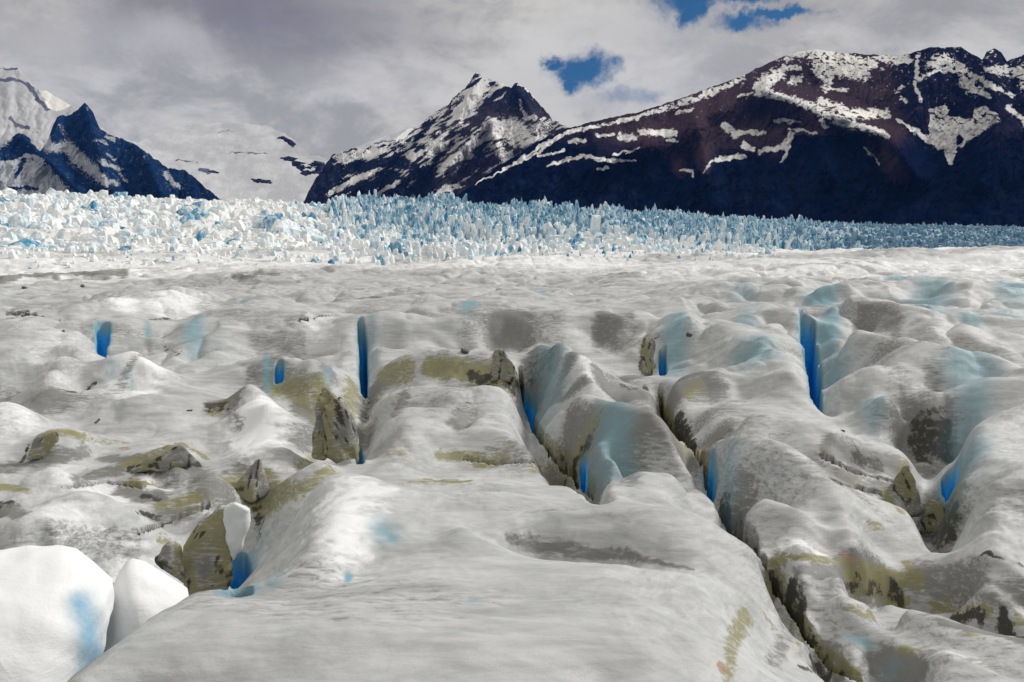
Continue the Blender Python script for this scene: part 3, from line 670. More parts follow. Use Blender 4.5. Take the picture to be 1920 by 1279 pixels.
# ------------------------------------------------------------------ seracs
def serac_mesh(name, k, mat):
    r = random.Random(100+k); bm = bmesh.new()
    n = r.randint(5, 7); h = 1.0
    rings = [(0.0, 1.0), (0.35, r.uniform(.8, 1.0)), (0.7, r.uniform(.55, .85)), (0.93, r.uniform(.15, .7))]
    lx, ly = r.uniform(-.25, .25), r.uniform(-.2, .2)
    ang = [2*math.pi*(i+r.uniform(-.28, .28))/n for i in range(n)]; rad = [r.uniform(.34, .58) for i in range(n)]
    prev = None
    for z, s in rings:
        cur = [bm.verts.new((math.cos(a)*q*s*r.uniform(.85, 1.15)+lx*z*z, math.sin(a)*q*s*r.uniform(.85, 1.15)+ly*z*z, z*h+(r.uniform(-.06, .06) if z else 0))) for a, q in zip(ang, rad)]
        if prev:
            for i in range(n):
                j = (i+1) % n
                if r.random() < .5: bm.faces.new((prev[i], prev[j], cur[j])); bm.faces.new((prev[i], cur[j], cur[i]))
                else: bm.faces.new((prev[i], prev[j], cur[i])); bm.faces.new((prev[j], cur[j], cur[i]))
        prev = cur
    top = bm.verts.new((lx+r.uniform(-.15, .15), ly+r.uniform(-.1, .1), h*r.uniform(.97, 1.07)))
    for i in range(n): bm.faces.new((prev[i], prev[(i+1) % n], top))
    me = bpy.data.meshes.new(name); bm.to_mesh(me); bm.free(); me.materials.append(mat); return me
SM = [[serac_mesh('serac', k+10*j, m) for k in range(8)] for j, m in enumerate((M_SWHITE, M_SBLUE, M_SFAR))]
cand = []
r = random.Random(5)
for i in range(70000):
    x = r.uniform(-150, 2070)
    crest = np.interp(x, [-900, 0, 450, 600, 700, 850, 1000, 1150, 1300, 1600, 1920], [520, 520, 540, 620, 720, 860, 1050, 1300, 1600, 2200, 2600])
    d = math.exp(r.uniform(math.log(135), math.log(crest*1.02)))
    u = math.atan((x-960)/F)
    # size in metres
    if x < 620: w = r.uniform(1.2, 3.4)*r.choice((.5, .7, 1, 1.7)); hh = w*r.uniform(.35, 1.1)
    else: w = r.uniform(1.8, 5.0)*(1+.5*(d > 700)); hh = w*r.uniform(.9, 2.6)*(.55 if d < 330 else 1)
    if x > 1300: hh *= float(np.interp(x, [1300, 1650], [.9, .4]))
    p = 1.0 if x < 620 else (0.95 if x < 1500 else 0.5)
    cl_ = float(fbm(np.array([d*math.sin(u)*.018]), np.array([d*.014]), 3, 19)[0])
    if x < 620:
        p = .75 if cl_ > .05 else .3
        if cl_ > .45: w *= 1.6; hh *= 1.5
        if d < 300: p *= .2+.6*(d-135)/165
    else:
        if d < 260: p *= .3
        if x > 1450 and d < 340: p = 0
        w *= .85; hh *= .9
        if x > 1300: w *= .8
        k_ = 1+.7*cl_; w *= max(.5, k_); hh *= max(.5, k_)
    if r.random() > p: continue
    if d < 300: q_ = (d-135)/165; w *= .25+.75*q_; hh *= .2+.7*q_
    bl = fbm(np.array([x*.008]), np.array([math.log(d)*4]), 3, 15)[0]
    kind = 0
    if x > 560: kind = 1 if r.random() < np.interp(d, [280, 360, 500], [.2, .6, .85])*min(1, (x-500)/200) else 0
    elif bl > .4 and r.random() < .6: kind = 1
    if x < 560 and r.random() < .06: w *= 2; hh *= 1.2
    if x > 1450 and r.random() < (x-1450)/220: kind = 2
    cand.append((d, x, u, w, hh, kind))
cand = sorted(cand, key=lambda c: -c[3]*c[4]/c[0]/c[0])
# keep the spacing loose
cell = {}; keep = []
for c in cand:
    d, x, u, w, hh, kind = c; X_, Y_ = d*math.sin(u), d*math.cos(u)
    cs = 1.8 if x < 620 and w < 3 else 2.7
    key = (cs, int(X_//cs), int(Y_//(cs*1.4)))
    if key in cell: continue
    cell[key] = 1; keep.append(c)
print('seracs', len(keep))
bv, bf, bmi = [], [], []; nb = 0
for idx, (d, x, u, w, hh, kind) in enumerate(keep):
    zz = float(far_w(np.array(u), np.array(math.log(d))))*d
    gz = float(Z[min(len(va)-1, int(np.searchsorted(va, math.log(d)))), int(np.searchsorted(ua, u))]) if d < 214 else -99
    X_, Y_ = d*math.sin(u), d*math.cos(u)
    zz += (float(ridged(np.array(X_*.022), np.array(Y_*.022), 5, 81, .6))-.74)*7*float(sstep(d, 190, 330))
    if d < 214: zz = gz if d < 180 else max(zz, gz)
    rz = r.uniform(0, 6.28); me = SM[kind][idx % 8]
    sx, sy = w*r.uniform(.8, 1.3), w*r.uniform(.7, 1.1)
    if idx < 290:
        o = bpy.data.objects.new('serac', me); C.objects.link(o)
        o.location = (X_, Y_, zz-hh*.3); o.rotation_euler = (r.uniform(-.35, .35), r.uniform(-.35, .35), rz); o.scale = (sx, sy, hh*1.15)
        if kind == 0: tag(o, 'jagged white ice pinnacle crowded among others on the icefall', 'serac', 'white seracs of the icefall')
        elif kind == 1 and x < 560: tag(o, 'pale blue ice block among white ones on the left of the icefall', 'serac', 'blue tinted seracs at the left')
        elif kind == 1: tag(o, 'jagged pale blue ice pinnacle crowded among others in the blue band', 'serac', 'blue seracs of the icefall')
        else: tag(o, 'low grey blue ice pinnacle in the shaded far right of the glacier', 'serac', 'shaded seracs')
    else:
        co = np.array([v.co for v in me.vertices]); c_, s_ = math.cos(rz), math.sin(rz)
        q = co*np.array([sx, sy, hh*1.15]); q = np.stack([q[:, 0]*c_-q[:, 1]*s_+X_, q[:, 0]*s_+q[:, 1]*c_+Y_, q[:, 2]+zz-hh*.3], -1)
        bv.append(q)
        for p in me.polygons: bf.append([v+nb for v in p.vertices]); bmi.append(kind)
        nb += len(co)
me = bpy.data.meshes.new('distant_seracs'); me.from_pydata(np.concatenate(bv).tolist(), [], bf)
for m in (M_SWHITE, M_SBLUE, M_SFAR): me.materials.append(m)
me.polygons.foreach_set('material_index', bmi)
o = bpy.data.objects.new('distant_seracs', me); C.objects.link(o)
tag(o, 'mass of small blue and white ice pinnacles packed across the far glacier', 'seracs', kind='stuff')

# ------------------------------------------------------------------ mountains
def seg_dist(PX, PY, pts, hw):
    hw = hw if hasattr(hw, '__len__') else [hw]*len(pts)
    best = np.full(PX.shape, 9.0)
    if len(pts) == 1: pts = [pts[0], (pts[0][0]+.1, pts[0][1])]; hw = [hw[0]]*2
    for (x0, y0), (x1, y1), w0, w1 in zip(pts[:-1], pts[1:], hw[:-1], hw[1:]):
        L2 = (x1-x0)**2+(y1-y0)**2
        t = np.clip(((PX-x0)*(x1-x0)+(PY-y0)*(y1-y0))/L2, 0, 1)
        d = np.hypot(PX-x0-t*(x1-x0), PY-y0-t*(y1-y0))/(w0+(w1-w0)*t)
        np.minimum(best, d, out=best)
    return best
def inpoly(PX, PY, poly):
    ins = np.zeros(PX.shape, bool); n = len(poly)
    for i in range(n):
        (x0, y0), (x1, y1) = poly[i], poly[(i+1) % n]
        c = ((y0 > PY) != (y1 > PY)) & (PX < (x1-x0)*(PY-y0)/(y1-y0+1e-9)+x0)
        ins ^= c
    return ins
def mountain(name, sky_pts, base_y, Dtop, Dbase, mat, painter, ribs=(), relief=260, cols=700, rows=260, seed=1, jag=3.0, label='', edge_in=30):
    xs = np.array([p[0] for p in sky_pts], float); ys = np.array([p[1] for p in sky_pts], float)
    px = np.linspace(xs[0], xs[-1], cols); sy = np.interp(px, xs, ys)
    sy = sy+jag*fbm(px*.06, px*0+3, 4, seed+200, .6)*np.clip((base_y-sy)/60, 0, 1)
    t = np.concatenate([np.linspace(0, 1, rows), 1+np.linspace(0, 1, 26)[1:]])
    PX, T = np.meshgrid(px, t); SY = np.broadcast_to(sy, PX.shape)
    Tf = np.minimum(T, 1)
    PY = base_y+(SY-base_y)*Tf
    # slightly deeper relief as depth change along the slope
    Dm = Dbase+(Dtop-Dbase)*((base_y-PY)/max(1, base_y-ys.min()))**1.0
    wxp = PX+5*fbm(PX*.03, PY*.03, 2, seed+5); wyp = PY+5*fbm(PX*.03, PY*.03, 2, seed+8)
    rel = (ridged((wxp+.35*wyp)*.014, wyp*.007, 6, seed, .6)-.72)*3
    dd = relief*rel
    for pts, w, a in ribs:
        q = seg_dist(PX, PY, pts, w); dd = dd-a*np.exp(-q*q*1.2)-a*.5*np.clip(1-q*.6, 0, 1)
    fade = np.clip((base_y-SY)/60, 0, 1)
    Dm = Dm+dd*fade*(0.35+0.65*np.sin(np.pi*np.clip(Tf, 0, 1))**.6)
    u, s = az_slope(PX, PY)
    Zm = EYE+s*Dm
    bk = np.maximum(T-1, 0)
    Dk = Dm+bk*2200; Zk = np.where(T > 1, Zm-(Zm+60)*np.clip(bk*1.05, 0, 1)**1.3, Zm)
    Zk = np.where(T < 1e-6, -60, Zk)
    at = {'snow': np.zeros_like(PX), 'brown': np.zeros_like(PX), 'lit': np.zeros_like(PX)}
    wPX = PX+3.5*fbm(PX*.07, PY*.07, 3, seed+50); wPY = PY+3.5*fbm(PX*.07, PY*.07, 3, seed+60)
    painter(at, wPX, wPY, PX, PY)
    return structure(grid_mesh(name, Dk*np.sin(u), Dk*np.cos(u), Zk, mat, at), label, 'mountain')
def pstroke(a, PX, PY, pts, w, v=1.0):
    q = seg_dist(PX, PY, pts, w); m = sstep(q, 2.0, .15); np.copyto(a, a*(1-m)+v*m)
def ppoly(a, PX, PY, poly, v=1.0):
    m = inpoly(PX, PY, poly); a[m] = v

GREY_SNOW = (0.88, 0.87, 0.85, 1)
# dark massif on the right
def paint_right(at, PX, PY, RX, RY):
    s, b = at['snow'], at['brown']
    hi = sstep(RY, 330, 240)
    b[:] = .75*sstep(RY, 330, 230)*sstep(RX, 1000, 1250)*(1-.9*sstep(RX, 1640, 1700))+.25*hi
    s[:] = .0+.14*sstep(RY, 200, 110)+.12*sstep(RY, 290, 200)+.22*perlin((RX+RY)*.12, (RX-RY)*.05, 8)*sstep(RY, 300, 220)-.5*sstep(RY, 290, 345)
    ppoly(b, PX, PY, [(1480, 255), (1660, 250), (1700, 320), (1900, 300), (1900, 430), (1480, 430)], .0)
    for pts, w in [([(1264, 262), (1275, 318)], 14), ([(1318, 270), (1322, 315)], 12), ([(1640, 280), (1690, 330)], 16), ([(1560, 150), (1640, 200), (1660, 240)], 30)]:
        pstroke(b, PX, PY, pts, w, .8)
    for pts, w in [([(1060, 250), (1199, 219), (1270, 196), (1343, 170), (1395, 146)], [2, 4, 5, 5, 4]), ([(1470, 112), (1505, 98), (1560, 101), (1640, 122)], [3, 8, 9, 5]), ([(1535, 124), (1620, 137)], 12),
                   ([(1500, 191), (1440, 174), (1385, 180)], [4, 5, 2]), ([(1420, 162), (1462, 138)], [9, 10]), ([(1440, 172), (1425, 160)], 8),
                   ([(1440, 176), (1500, 191), (1540, 208), (1575, 229), (1620, 238), (1665, 254)], [4, 6, 8, 9, 7, 5]), ([(1538, 188), (1594, 212), (1662, 214)], [5, 8, 8]),
                   ([(1484, 151), (1502, 149)], 6), ([(1538, 142), (1556, 152), (1548, 166)], 6), ([(1555, 168), (1590, 168)], 3), ([(1470, 125), (1500, 128)], 4),
                   ([(1200, 248), (1264, 250)], [5, 6]), ([(1250, 262), (1270, 266)], 3), ([(1358, 236), (1380, 251), (1392, 246), (1433, 250)], [6, 7, 4, 4]),
                   ([(1343, 300), (1395, 292)], 4), ([(1395, 272), (1410, 280)], 5), ([(1425, 284), (1470, 276), (1484, 252)], [4, 6, 5]), ([(1482, 255), (1476, 285), (1466, 305)], [3, 3, 2]),
                   ([(1275, 319), (1299, 319), (1298, 332)], 2.5), ([(1335, 300), (1320, 323)], 2), ([(1268, 212), (1300, 205)], 2.5), ([(1455, 226), (1500, 228)], [4, 3]), ([(1540, 226), (1550, 240)], 4),
                   ([(1722, 101), (1715, 158), (1727, 192)], 3), ([(1748, 120), (1772, 113), (1804, 126)], [8, 10, 6]), ([(1722, 150), (1755, 131), (1812, 135), (1850, 155), (1900, 180)], [3, 3, 4, 5, 3]),
                   ([(1808, 152), (1826, 168), (1856, 181)], [10, 9, 3]), ([(1684, 225), (1763, 276)], [3, 6]), ([(1678, 170), (1690, 165)], 3), ([(1870, 222), (1800, 272)], [5, 4]),
                   ([(1850, 130), (1925, 135), (1925, 160)], [6, 10, 10]), ([(1890, 200), (1925, 232)], 5), ([(1620, 278), (1650, 307)], 2), ([(1700, 112), (1680, 118)], [6, 4]),
                   ([(1630, 110), (1700, 110)], [4, 6]),
                   ([(1017, 277), (1060, 250), (1120, 236)], [3, 3, 2]), ([(943, 317), (1007, 287), (1020, 276)], [2, 3, 2]), ([(1010, 294), (1058, 281)], 2.5), ([(1027, 311), (1060, 300), (1093, 293), (1140, 302), (1193, 300)], [2, 3, 4, 3, 2]),
                   ([(1120, 254), (1150, 253)], 3), ([(1165, 257), (1185, 257)], 7), ([(1150, 292), (1199, 277)], 2), ([(1068, 266), (1095, 262)], 3.5), ([(1120, 318), (1140, 315)], 3),
                   ([(1775, 290), (1783, 306)], 3), ([(1785, 300), (1793, 285)], 3), ([(1480, 240), (1530, 250)], 2.5), ([(1050, 252), (1010, 275), (950, 318), (890, 345)], [1.5, 2, 2, 1.5]), ([(1700, 190), (1690, 185)], 3)]:
        pstroke(s, PX, PY, pts, w)
    ppoly(s, PX, PY, [(1744, 204), (1774, 195), (1782, 219), (1823, 223), (1830, 201), (1850, 200), (1872, 218), (1838, 248), (1800, 275), (1784, 300), (1763, 276), (1740, 262)], .85)
    ppoly(s, PX, PY, [(1792, 262), (1800, 250), (1806, 262), (1796, 275)], .1)
    s -= .6*sstep(fbm((RX+RY*.6)*.10, (RY-RX*.25)*.20, 3, 77), .0, .55)*sstep(RY, 300, 200)
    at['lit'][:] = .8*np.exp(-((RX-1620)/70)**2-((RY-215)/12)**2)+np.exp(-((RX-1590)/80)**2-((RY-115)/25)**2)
MR = rock_material('dark_mountain_rock', (0.0010, 0.005, 0.024, 1), (0.008, 0.012, 0.032, 1), (0.060, 0.038, 0.046, 1), GREY_SNOW, 0.006, (1, .6, .6), .75)
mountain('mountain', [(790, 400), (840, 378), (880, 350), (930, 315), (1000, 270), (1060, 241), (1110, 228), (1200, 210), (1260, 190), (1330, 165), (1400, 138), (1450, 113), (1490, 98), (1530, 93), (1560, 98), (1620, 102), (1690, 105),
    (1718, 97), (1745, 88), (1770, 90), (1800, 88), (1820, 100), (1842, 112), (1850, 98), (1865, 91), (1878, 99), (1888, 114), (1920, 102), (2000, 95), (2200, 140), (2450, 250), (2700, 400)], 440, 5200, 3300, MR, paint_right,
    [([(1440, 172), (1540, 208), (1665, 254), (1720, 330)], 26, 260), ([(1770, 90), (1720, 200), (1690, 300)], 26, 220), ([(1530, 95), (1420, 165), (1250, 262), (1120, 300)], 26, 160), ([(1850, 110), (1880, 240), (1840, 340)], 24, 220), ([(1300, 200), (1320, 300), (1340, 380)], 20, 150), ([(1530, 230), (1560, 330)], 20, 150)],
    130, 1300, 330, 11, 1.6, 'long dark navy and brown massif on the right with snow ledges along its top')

def paint_mid(at, PX, PY, RX, RY):
    s, b = at['snow'], at['brown']
    # streaks of snow lying in gullies that run down to the left
    q = (RX*.50+RY*.86)*.13; along = (RX*.86-RY*.50)*.035
    s[:] = .40+.34*perlin(q, along, 7)+.22*perlin(q*2.3, along*2, 9)
    b[:] = .6*sstep(RX, 760, 860)*sstep(RY, 150, 220)
    s -= .22*sstep(RY, 290, 340); s[:] = .5+(s-.42)*2.2
    ppoly(s, PX, PY, [(900, 210), (932, 190), (968, 157), (1000, 180), (1035, 222), (1000, 215), (960, 222), (915, 220)], .22)
    for pts, w, v in [([(907, 160), (890, 180), (860, 215)], [9, 13, 8], .9), ([(925, 150), (950, 160)], 4, 1), ([(925, 240), (960, 245), (992, 262)], [14, 18, 10], .9), ([(893, 268), (850, 300), (827, 318)], [9, 8, 6], .8),
                      ([(807, 380), (830, 355), (862, 347)], [4, 6, 4], .85), ([(620, 360), (665, 338), (727, 308), (790, 285)], [4, 6, 4, 3], .9), ([(690, 375), (747, 340)], 3.5, .9), ([(810, 270), (825, 275)], 10, .75),
                      ([(640, 296), (690, 290), (720, 280)], [6, 8, 5], .8), ([(930, 290), (955, 290), (940, 300)], 7, .6), ([(860, 325), (900, 300), (930, 300)], 8, .12), ([(800, 330), (790, 380)], 12, .08),
                      ([(610, 320), (590, 370)], 12, .05), ([(660, 315), (760, 300)], 7, .12), ([(700, 350), (640, 378)], 6, .1), ([(940, 170), (900, 215), (870, 250)], 5, .15), ([(975, 190), (985, 220)], 4, .6), ([(1000, 240), (1035, 240)], 7, .55)]:
        pstroke(s, PX, PY, pts, w, v)
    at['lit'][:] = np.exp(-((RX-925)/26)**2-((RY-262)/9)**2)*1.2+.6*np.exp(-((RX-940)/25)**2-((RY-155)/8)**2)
MM = rock_material('twin_peak_rock', (0.006, 0.010, 0.026, 1), (0.020, 0.022, 0.040, 1), (0.060, 0.045, 0.055, 1), (0.85, 0.84, 0.81, 1), 0.006, (1, 1, 1), .6)
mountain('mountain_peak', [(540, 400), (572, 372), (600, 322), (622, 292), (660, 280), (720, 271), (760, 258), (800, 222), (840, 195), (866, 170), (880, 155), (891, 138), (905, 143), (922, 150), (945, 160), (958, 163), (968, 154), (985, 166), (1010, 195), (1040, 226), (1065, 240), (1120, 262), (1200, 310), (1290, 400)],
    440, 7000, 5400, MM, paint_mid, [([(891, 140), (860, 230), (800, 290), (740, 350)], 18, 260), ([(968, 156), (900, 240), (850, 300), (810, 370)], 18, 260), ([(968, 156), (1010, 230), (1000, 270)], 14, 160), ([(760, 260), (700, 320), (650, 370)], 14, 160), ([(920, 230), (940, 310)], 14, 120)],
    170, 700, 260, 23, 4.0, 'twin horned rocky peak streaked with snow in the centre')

def paint_left(at, PX, PY, RX, RY):
    s, b = at['snow'], at['brown']
    s[:] = .10+.18*perlin(RX*.05, RY*.05, 4)
    ppoly(s, PX, PY, [(-300, 100), (30, 230), (20, 268), (0, 290), (0, 420), (-300, 420)], .85)
    ppoly(s, PX, PY, [(-300, 300), (20, 300), (52, 288), (80, 296), (110, 330), (150, 362), (120, 440), (-300, 440)], .82)
    ppoly(s, PX, PY, [(55, 255), (92, 248), (95, 270), (80, 285), (62, 270)], .7)
    for pts, w, v in [([(30, 330), (45, 300)], 4, .1), ([(15, 355), (70, 352)], 3, .15), ([(-20, 300), (20, 278), (40, 262), (60, 280)], [6, 10, 12, 6], .08),
                      ([(82, 285), (110, 318), (150, 355), (190, 370)], [7, 12, 12, 10], .08), ([(92, 278), (125, 275), (150, 300), (175, 320), (200, 345)], [7, 11, 11, 10, 7], .88), ([(130, 305), (190, 352)], 3, .3),
                      ([(190, 303), (228, 318)], 4, .8), ([(178, 262), (200, 270)], 3, .65), ([(200, 290), (215, 298)], 3, .6), ([(310, 325), (333, 352)], 4, .85), ([(200, 256), (215, 262)], 3, .8), ([(210, 340), (222, 345)], 4, .7),
                      ([(225, 328), (238, 340)], 3, .6), ([(110, 235), (125, 255)], 4, .45), ([(60, 300), (85, 312)], 4, .6)]:
        pstroke(s, PX, PY, pts, w, v)
ML = rock_material('blue_peak_rock', (0.004, 0.018, 0.060, 1), (0.010, 0.030, 0.080, 1), (0.03, 0.03, 0.06, 1), (0.44, 0.46, 0.48, 1), 0.006, (1, 1, 1), .85)
mountain('mountain_peak', [(-420, 330), (-200, 250), (-60, 240), (0, 262), (18, 262), (35, 248), (55, 258), (75, 284), (88, 268), (98, 240), (107, 220), (125, 217), (143, 206), (152, 198), (160, 193), (175, 212), (186, 238), (200, 251), (230, 262), (270, 282), (300, 305), (315, 316), (345, 318), (380, 345), (425, 385), (450, 410)],
    440, 6600, 5000, ML, paint_left, [([(160, 195), (190, 300), (200, 350)], 16, 200), ([(35, 250), (90, 300), (150, 360)], 14, 160), ([(107, 222), (95, 280)], 10, 120), ([(270, 282), (300, 360)], 14, 120)], 130, 600, 240, 37, 3.0,
    'sharp dark blue pyramid peak on the left with a slanting snow apron')

def paint_snow(at, PX, PY, RX, RY):
    s = at['snow']; s[:] = .95
    for pts, w, v in [([(-60, 150), (0, 150), (30, 150), (55, 160), (72, 188), (90, 206)], [2, 3, 3, 3, 3.5, 3], .12), ([(18, 222), (30, 236), (52, 240)], 3, .3), ([(0, 130), (30, 128)], 2, .35)]:
        pstroke(s, PX, PY, pts, w, v)
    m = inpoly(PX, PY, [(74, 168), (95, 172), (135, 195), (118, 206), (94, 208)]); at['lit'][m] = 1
MS = rock_material('far_snow', (0.10, 0.10, 0.14, 1), (0.18, 0.18, 0.22, 1), (0.1, 0.1, 0.1, 1), (0.68, 0.68, 0.68, 1), 0.003, (1, 1, 1), .12)
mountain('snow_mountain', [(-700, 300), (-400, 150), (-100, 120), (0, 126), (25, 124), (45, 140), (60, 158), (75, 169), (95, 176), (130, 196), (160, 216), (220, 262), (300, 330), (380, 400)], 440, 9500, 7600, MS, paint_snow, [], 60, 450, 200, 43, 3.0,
    'pale snowy mountain shoulder in cloud at the far left with a small sunlit patch')
def paint_nunatak(at, PX, PY, RX, RY):
    s = at['snow']; s[:] = .95
    for pts, w, v in [([(374, 318), (392, 322)], 3, .1), ([(330, 300), (370, 305)], 1.5, .4), ([(430, 288), (500, 286)], 1.5, .4), ([(395, 250), (440, 245)], 2, .5), ([(700, 270), (740, 262)], 2, .4)]:
        pstroke(s, PX, PY, pts, w, v)
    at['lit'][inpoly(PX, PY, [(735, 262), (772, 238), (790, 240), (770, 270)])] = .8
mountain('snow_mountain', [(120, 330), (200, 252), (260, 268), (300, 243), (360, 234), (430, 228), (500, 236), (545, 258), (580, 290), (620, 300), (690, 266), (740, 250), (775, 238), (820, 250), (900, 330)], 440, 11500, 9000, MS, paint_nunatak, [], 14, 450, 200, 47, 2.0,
    'broad pale snowfield rising into cloud between the left and central peaks')

# rock outcrops that stand out of the snowfield
def convex(name, pts, mat, sub=3, amp=0.06, seed=0, attrs=None, smooth=False, parent=None, soft=0):
    bm = bmesh.new()
    for p in pts: bm.verts.new(p)
    bmesh.ops.convex_hull(bm, input=bm.verts)
    for v in [v for v in bm.verts if not v.link_faces]: bm.verts.remove(v)
    bmesh.ops.triangulate(bm, faces=bm.faces)
    bmesh.ops.subdivide_edges(bm, edges=bm.edges, cuts=sub, use_grid_fill=True)
    bmesh.ops.triangulate(bm, faces=bm.faces)
    for _ in range(soft): bmesh.ops.smooth_vert(bm, verts=bm.verts, factor=.5, use_axis_x=True, use_axis_y=True, use_axis_z=True)
    bm.normal_update()
    co = np.array([v.co for v in bm.verts]); size = np.ptp(co, axis=0).max()
    f = 3.5/size
    n = fbm(co[:, 0]*f+co[:, 2]*f*.7, co[:, 1]*f+co[:, 2]*f*1.3, 4, seed, .55)
    nr = [v.normal.copy() for v in bm.verts]
    for v, q, nn in zip(bm.verts, n, nr): v.co += nn*float(q)*amp*size
    base = min(v.co.z for v in bm.verts)
    ctr = Vector((co[:, 0].mean(), co[:, 1].mean(), float(co[:, 2].min())))
    for v in bm.verts: v.co -= ctr
    me = bpy.data.meshes.new(name); bm.to_mesh(me); bm.free(); me.materials.append(mat)
    if smooth: me.polygons.foreach_set('use_smooth', np.ones(len(me.polygons), bool))
    o = bpy.data.objects.new(name, me); C.objects.link(o); o.location = ctr
    if parent: o.parent = parent; o.location = ctr-parent.location
    return o
def at3(px, py, d):
    u, s = az_slope(px, py); return Vector((d*math.sin(u), d*math.cos(u), EYE+float(s)*d))
MO, No = new_mat('outcrop_rock'); P = No.add('ShaderNodeTexCoord').outputs['Object']
n = No.noise(P, 0.02, 6, .7); finish(No, No.mix(No.ss(n, .35, .65), (0.012, 0.014, 0.03, 1), (0.07, 0.065, 0.08, 1)), .9, .1, n, 1, 8)
def outcrop(line_, d, lab, rad, n, seed):
    rr = random.Random(seed); bm = bmesh.new(); c0 = None
    P_ = polysample(line_, 2)
    for k in range(n):
        q = P_[rr.randrange(len(P_))]; s_ = rad*rr.uniform(.35, 1)
        ctr = at3(q[0]+rr.uniform(-1, 1), q[1]+rr.uniform(-1, 1), d+rr.uniform(-60, 60)); c0 = c0 or ctr.copy()
        k1 = s_*d/F
        vs = [bm.verts.new(ctr-c0+Vector((rr.gauss(0, .9)*k1, rr.gauss(0, 1.5)*k1+150, rr.gauss(0, .45)*k1))) for _ in range(9)]
        vs += [bm.verts.new(ctr-c0+Vector((rr.gauss(0, .9)*k1, 300, rr.gauss(0, .45)*k1))) for _ in range(4)]
        g = bmesh.ops.convex_hull(bm, input=vs)
        bmesh.ops.delete(bm, geom=[v for v in vs if v.is_valid and not v.link_faces], context='VERTS')
    me = bpy.data.meshes.new('rock_outcrop'); bm.to_mesh(me); bm.free(); me.materials.append(MO)
    o = bpy.data.objects.new('rock_outcrop', me); C.objects.link(o); o.location = c0
    tag(o, lab, 'rock outcrop', 'rock outcrops in the snowfield')
outcrop([(518, 254), (526, 257), (540, 268)], 8700, 'small slanting dark rock outcrop, highest one in the pale snowfield', 4, 12, 1)
outcrop([(466, 336), (478, 338), (496, 341)], 8600, 'flat dark rock outcrop alone in the lower middle of the snowfield', 5, 14, 2)
outcrop([(515, 293), (545, 300), (560, 316), (575, 308), (592, 300), (594, 318), (560, 322)], 8600, 'jagged dark rock outcrop with snow between its ribs beside the central peak', 5.5, 34, 3)
outcrop([(376, 318), (390, 321)], 8600, 'thin dark rock outcrop at the left of the pale snowfield', 2.5, 6, 4)

# ------------------------------------------------------------------ upright slabs and fins of dirty ice
M_FIN = ice_material('dirty_fin_ice')
mw, Nw = new_mat('clean_ice_edge'); P = Nw.add('ShaderNodeTexCoord').outputs['Object']
nz = Nw.noise(P, 4, 5, .7); finish(Nw, Nw.mix(nz, (0.55, 0.60, 0.60, 1), (0.82, 0.83, 0.83, 1)), .5, .3, nz, .5, .05)
def slab(pts, th, lab, mat=None, name='ice_fin', sub=4, amp=.05, seed=0, group=None):
    P_ = []; sub = 7
    for x, y, d in pts: P_ += [at3(x, y, d), at3(x, y, d+th*.55)]
    o = convex(name, P_, mat or M_FIN, sub, .035, seed, smooth=True, soft=3); tag(o, lab, 'ice fin', group)
    co = np.array([v.co for v in o.data.vertices]); f = 2.2
    n1 = fbm(co[:, 0]*f+seed, co[:, 2]*f*.6, 3, seed+30); n2 = np.abs(perlin(co[:, 0]*3.4+co[:, 2]*.7, co[:, 2]*.9+seed, seed+9))
    for k, a in (('olive', np.clip(.62+.9*n1, 0, 1)), ('dark', .95*sstep(n2, .13, .0)), ('grey', np.clip(.45-.8*n1, 0, 1)), ('white', .8*sstep(co[:, 2], co[:, 2].max()*.88, co[:, 2].max()))):
        at_ = o.data.attributes.new(k, 'FLOAT', 'POINT'); at_.data.foreach_set('value', a.astype(np.float32))
    return o
def dh(x, y): return math.exp(hit(x, y)[1])
d = dh(470, 925)
slab([(430, 918, d-.1), (488, 856, d+.1), (508, 925, d-.1), (470, 945, d-.35)], .35, 'triangular dirty olive ice fin standing upright with a sharp tip', seed=3)

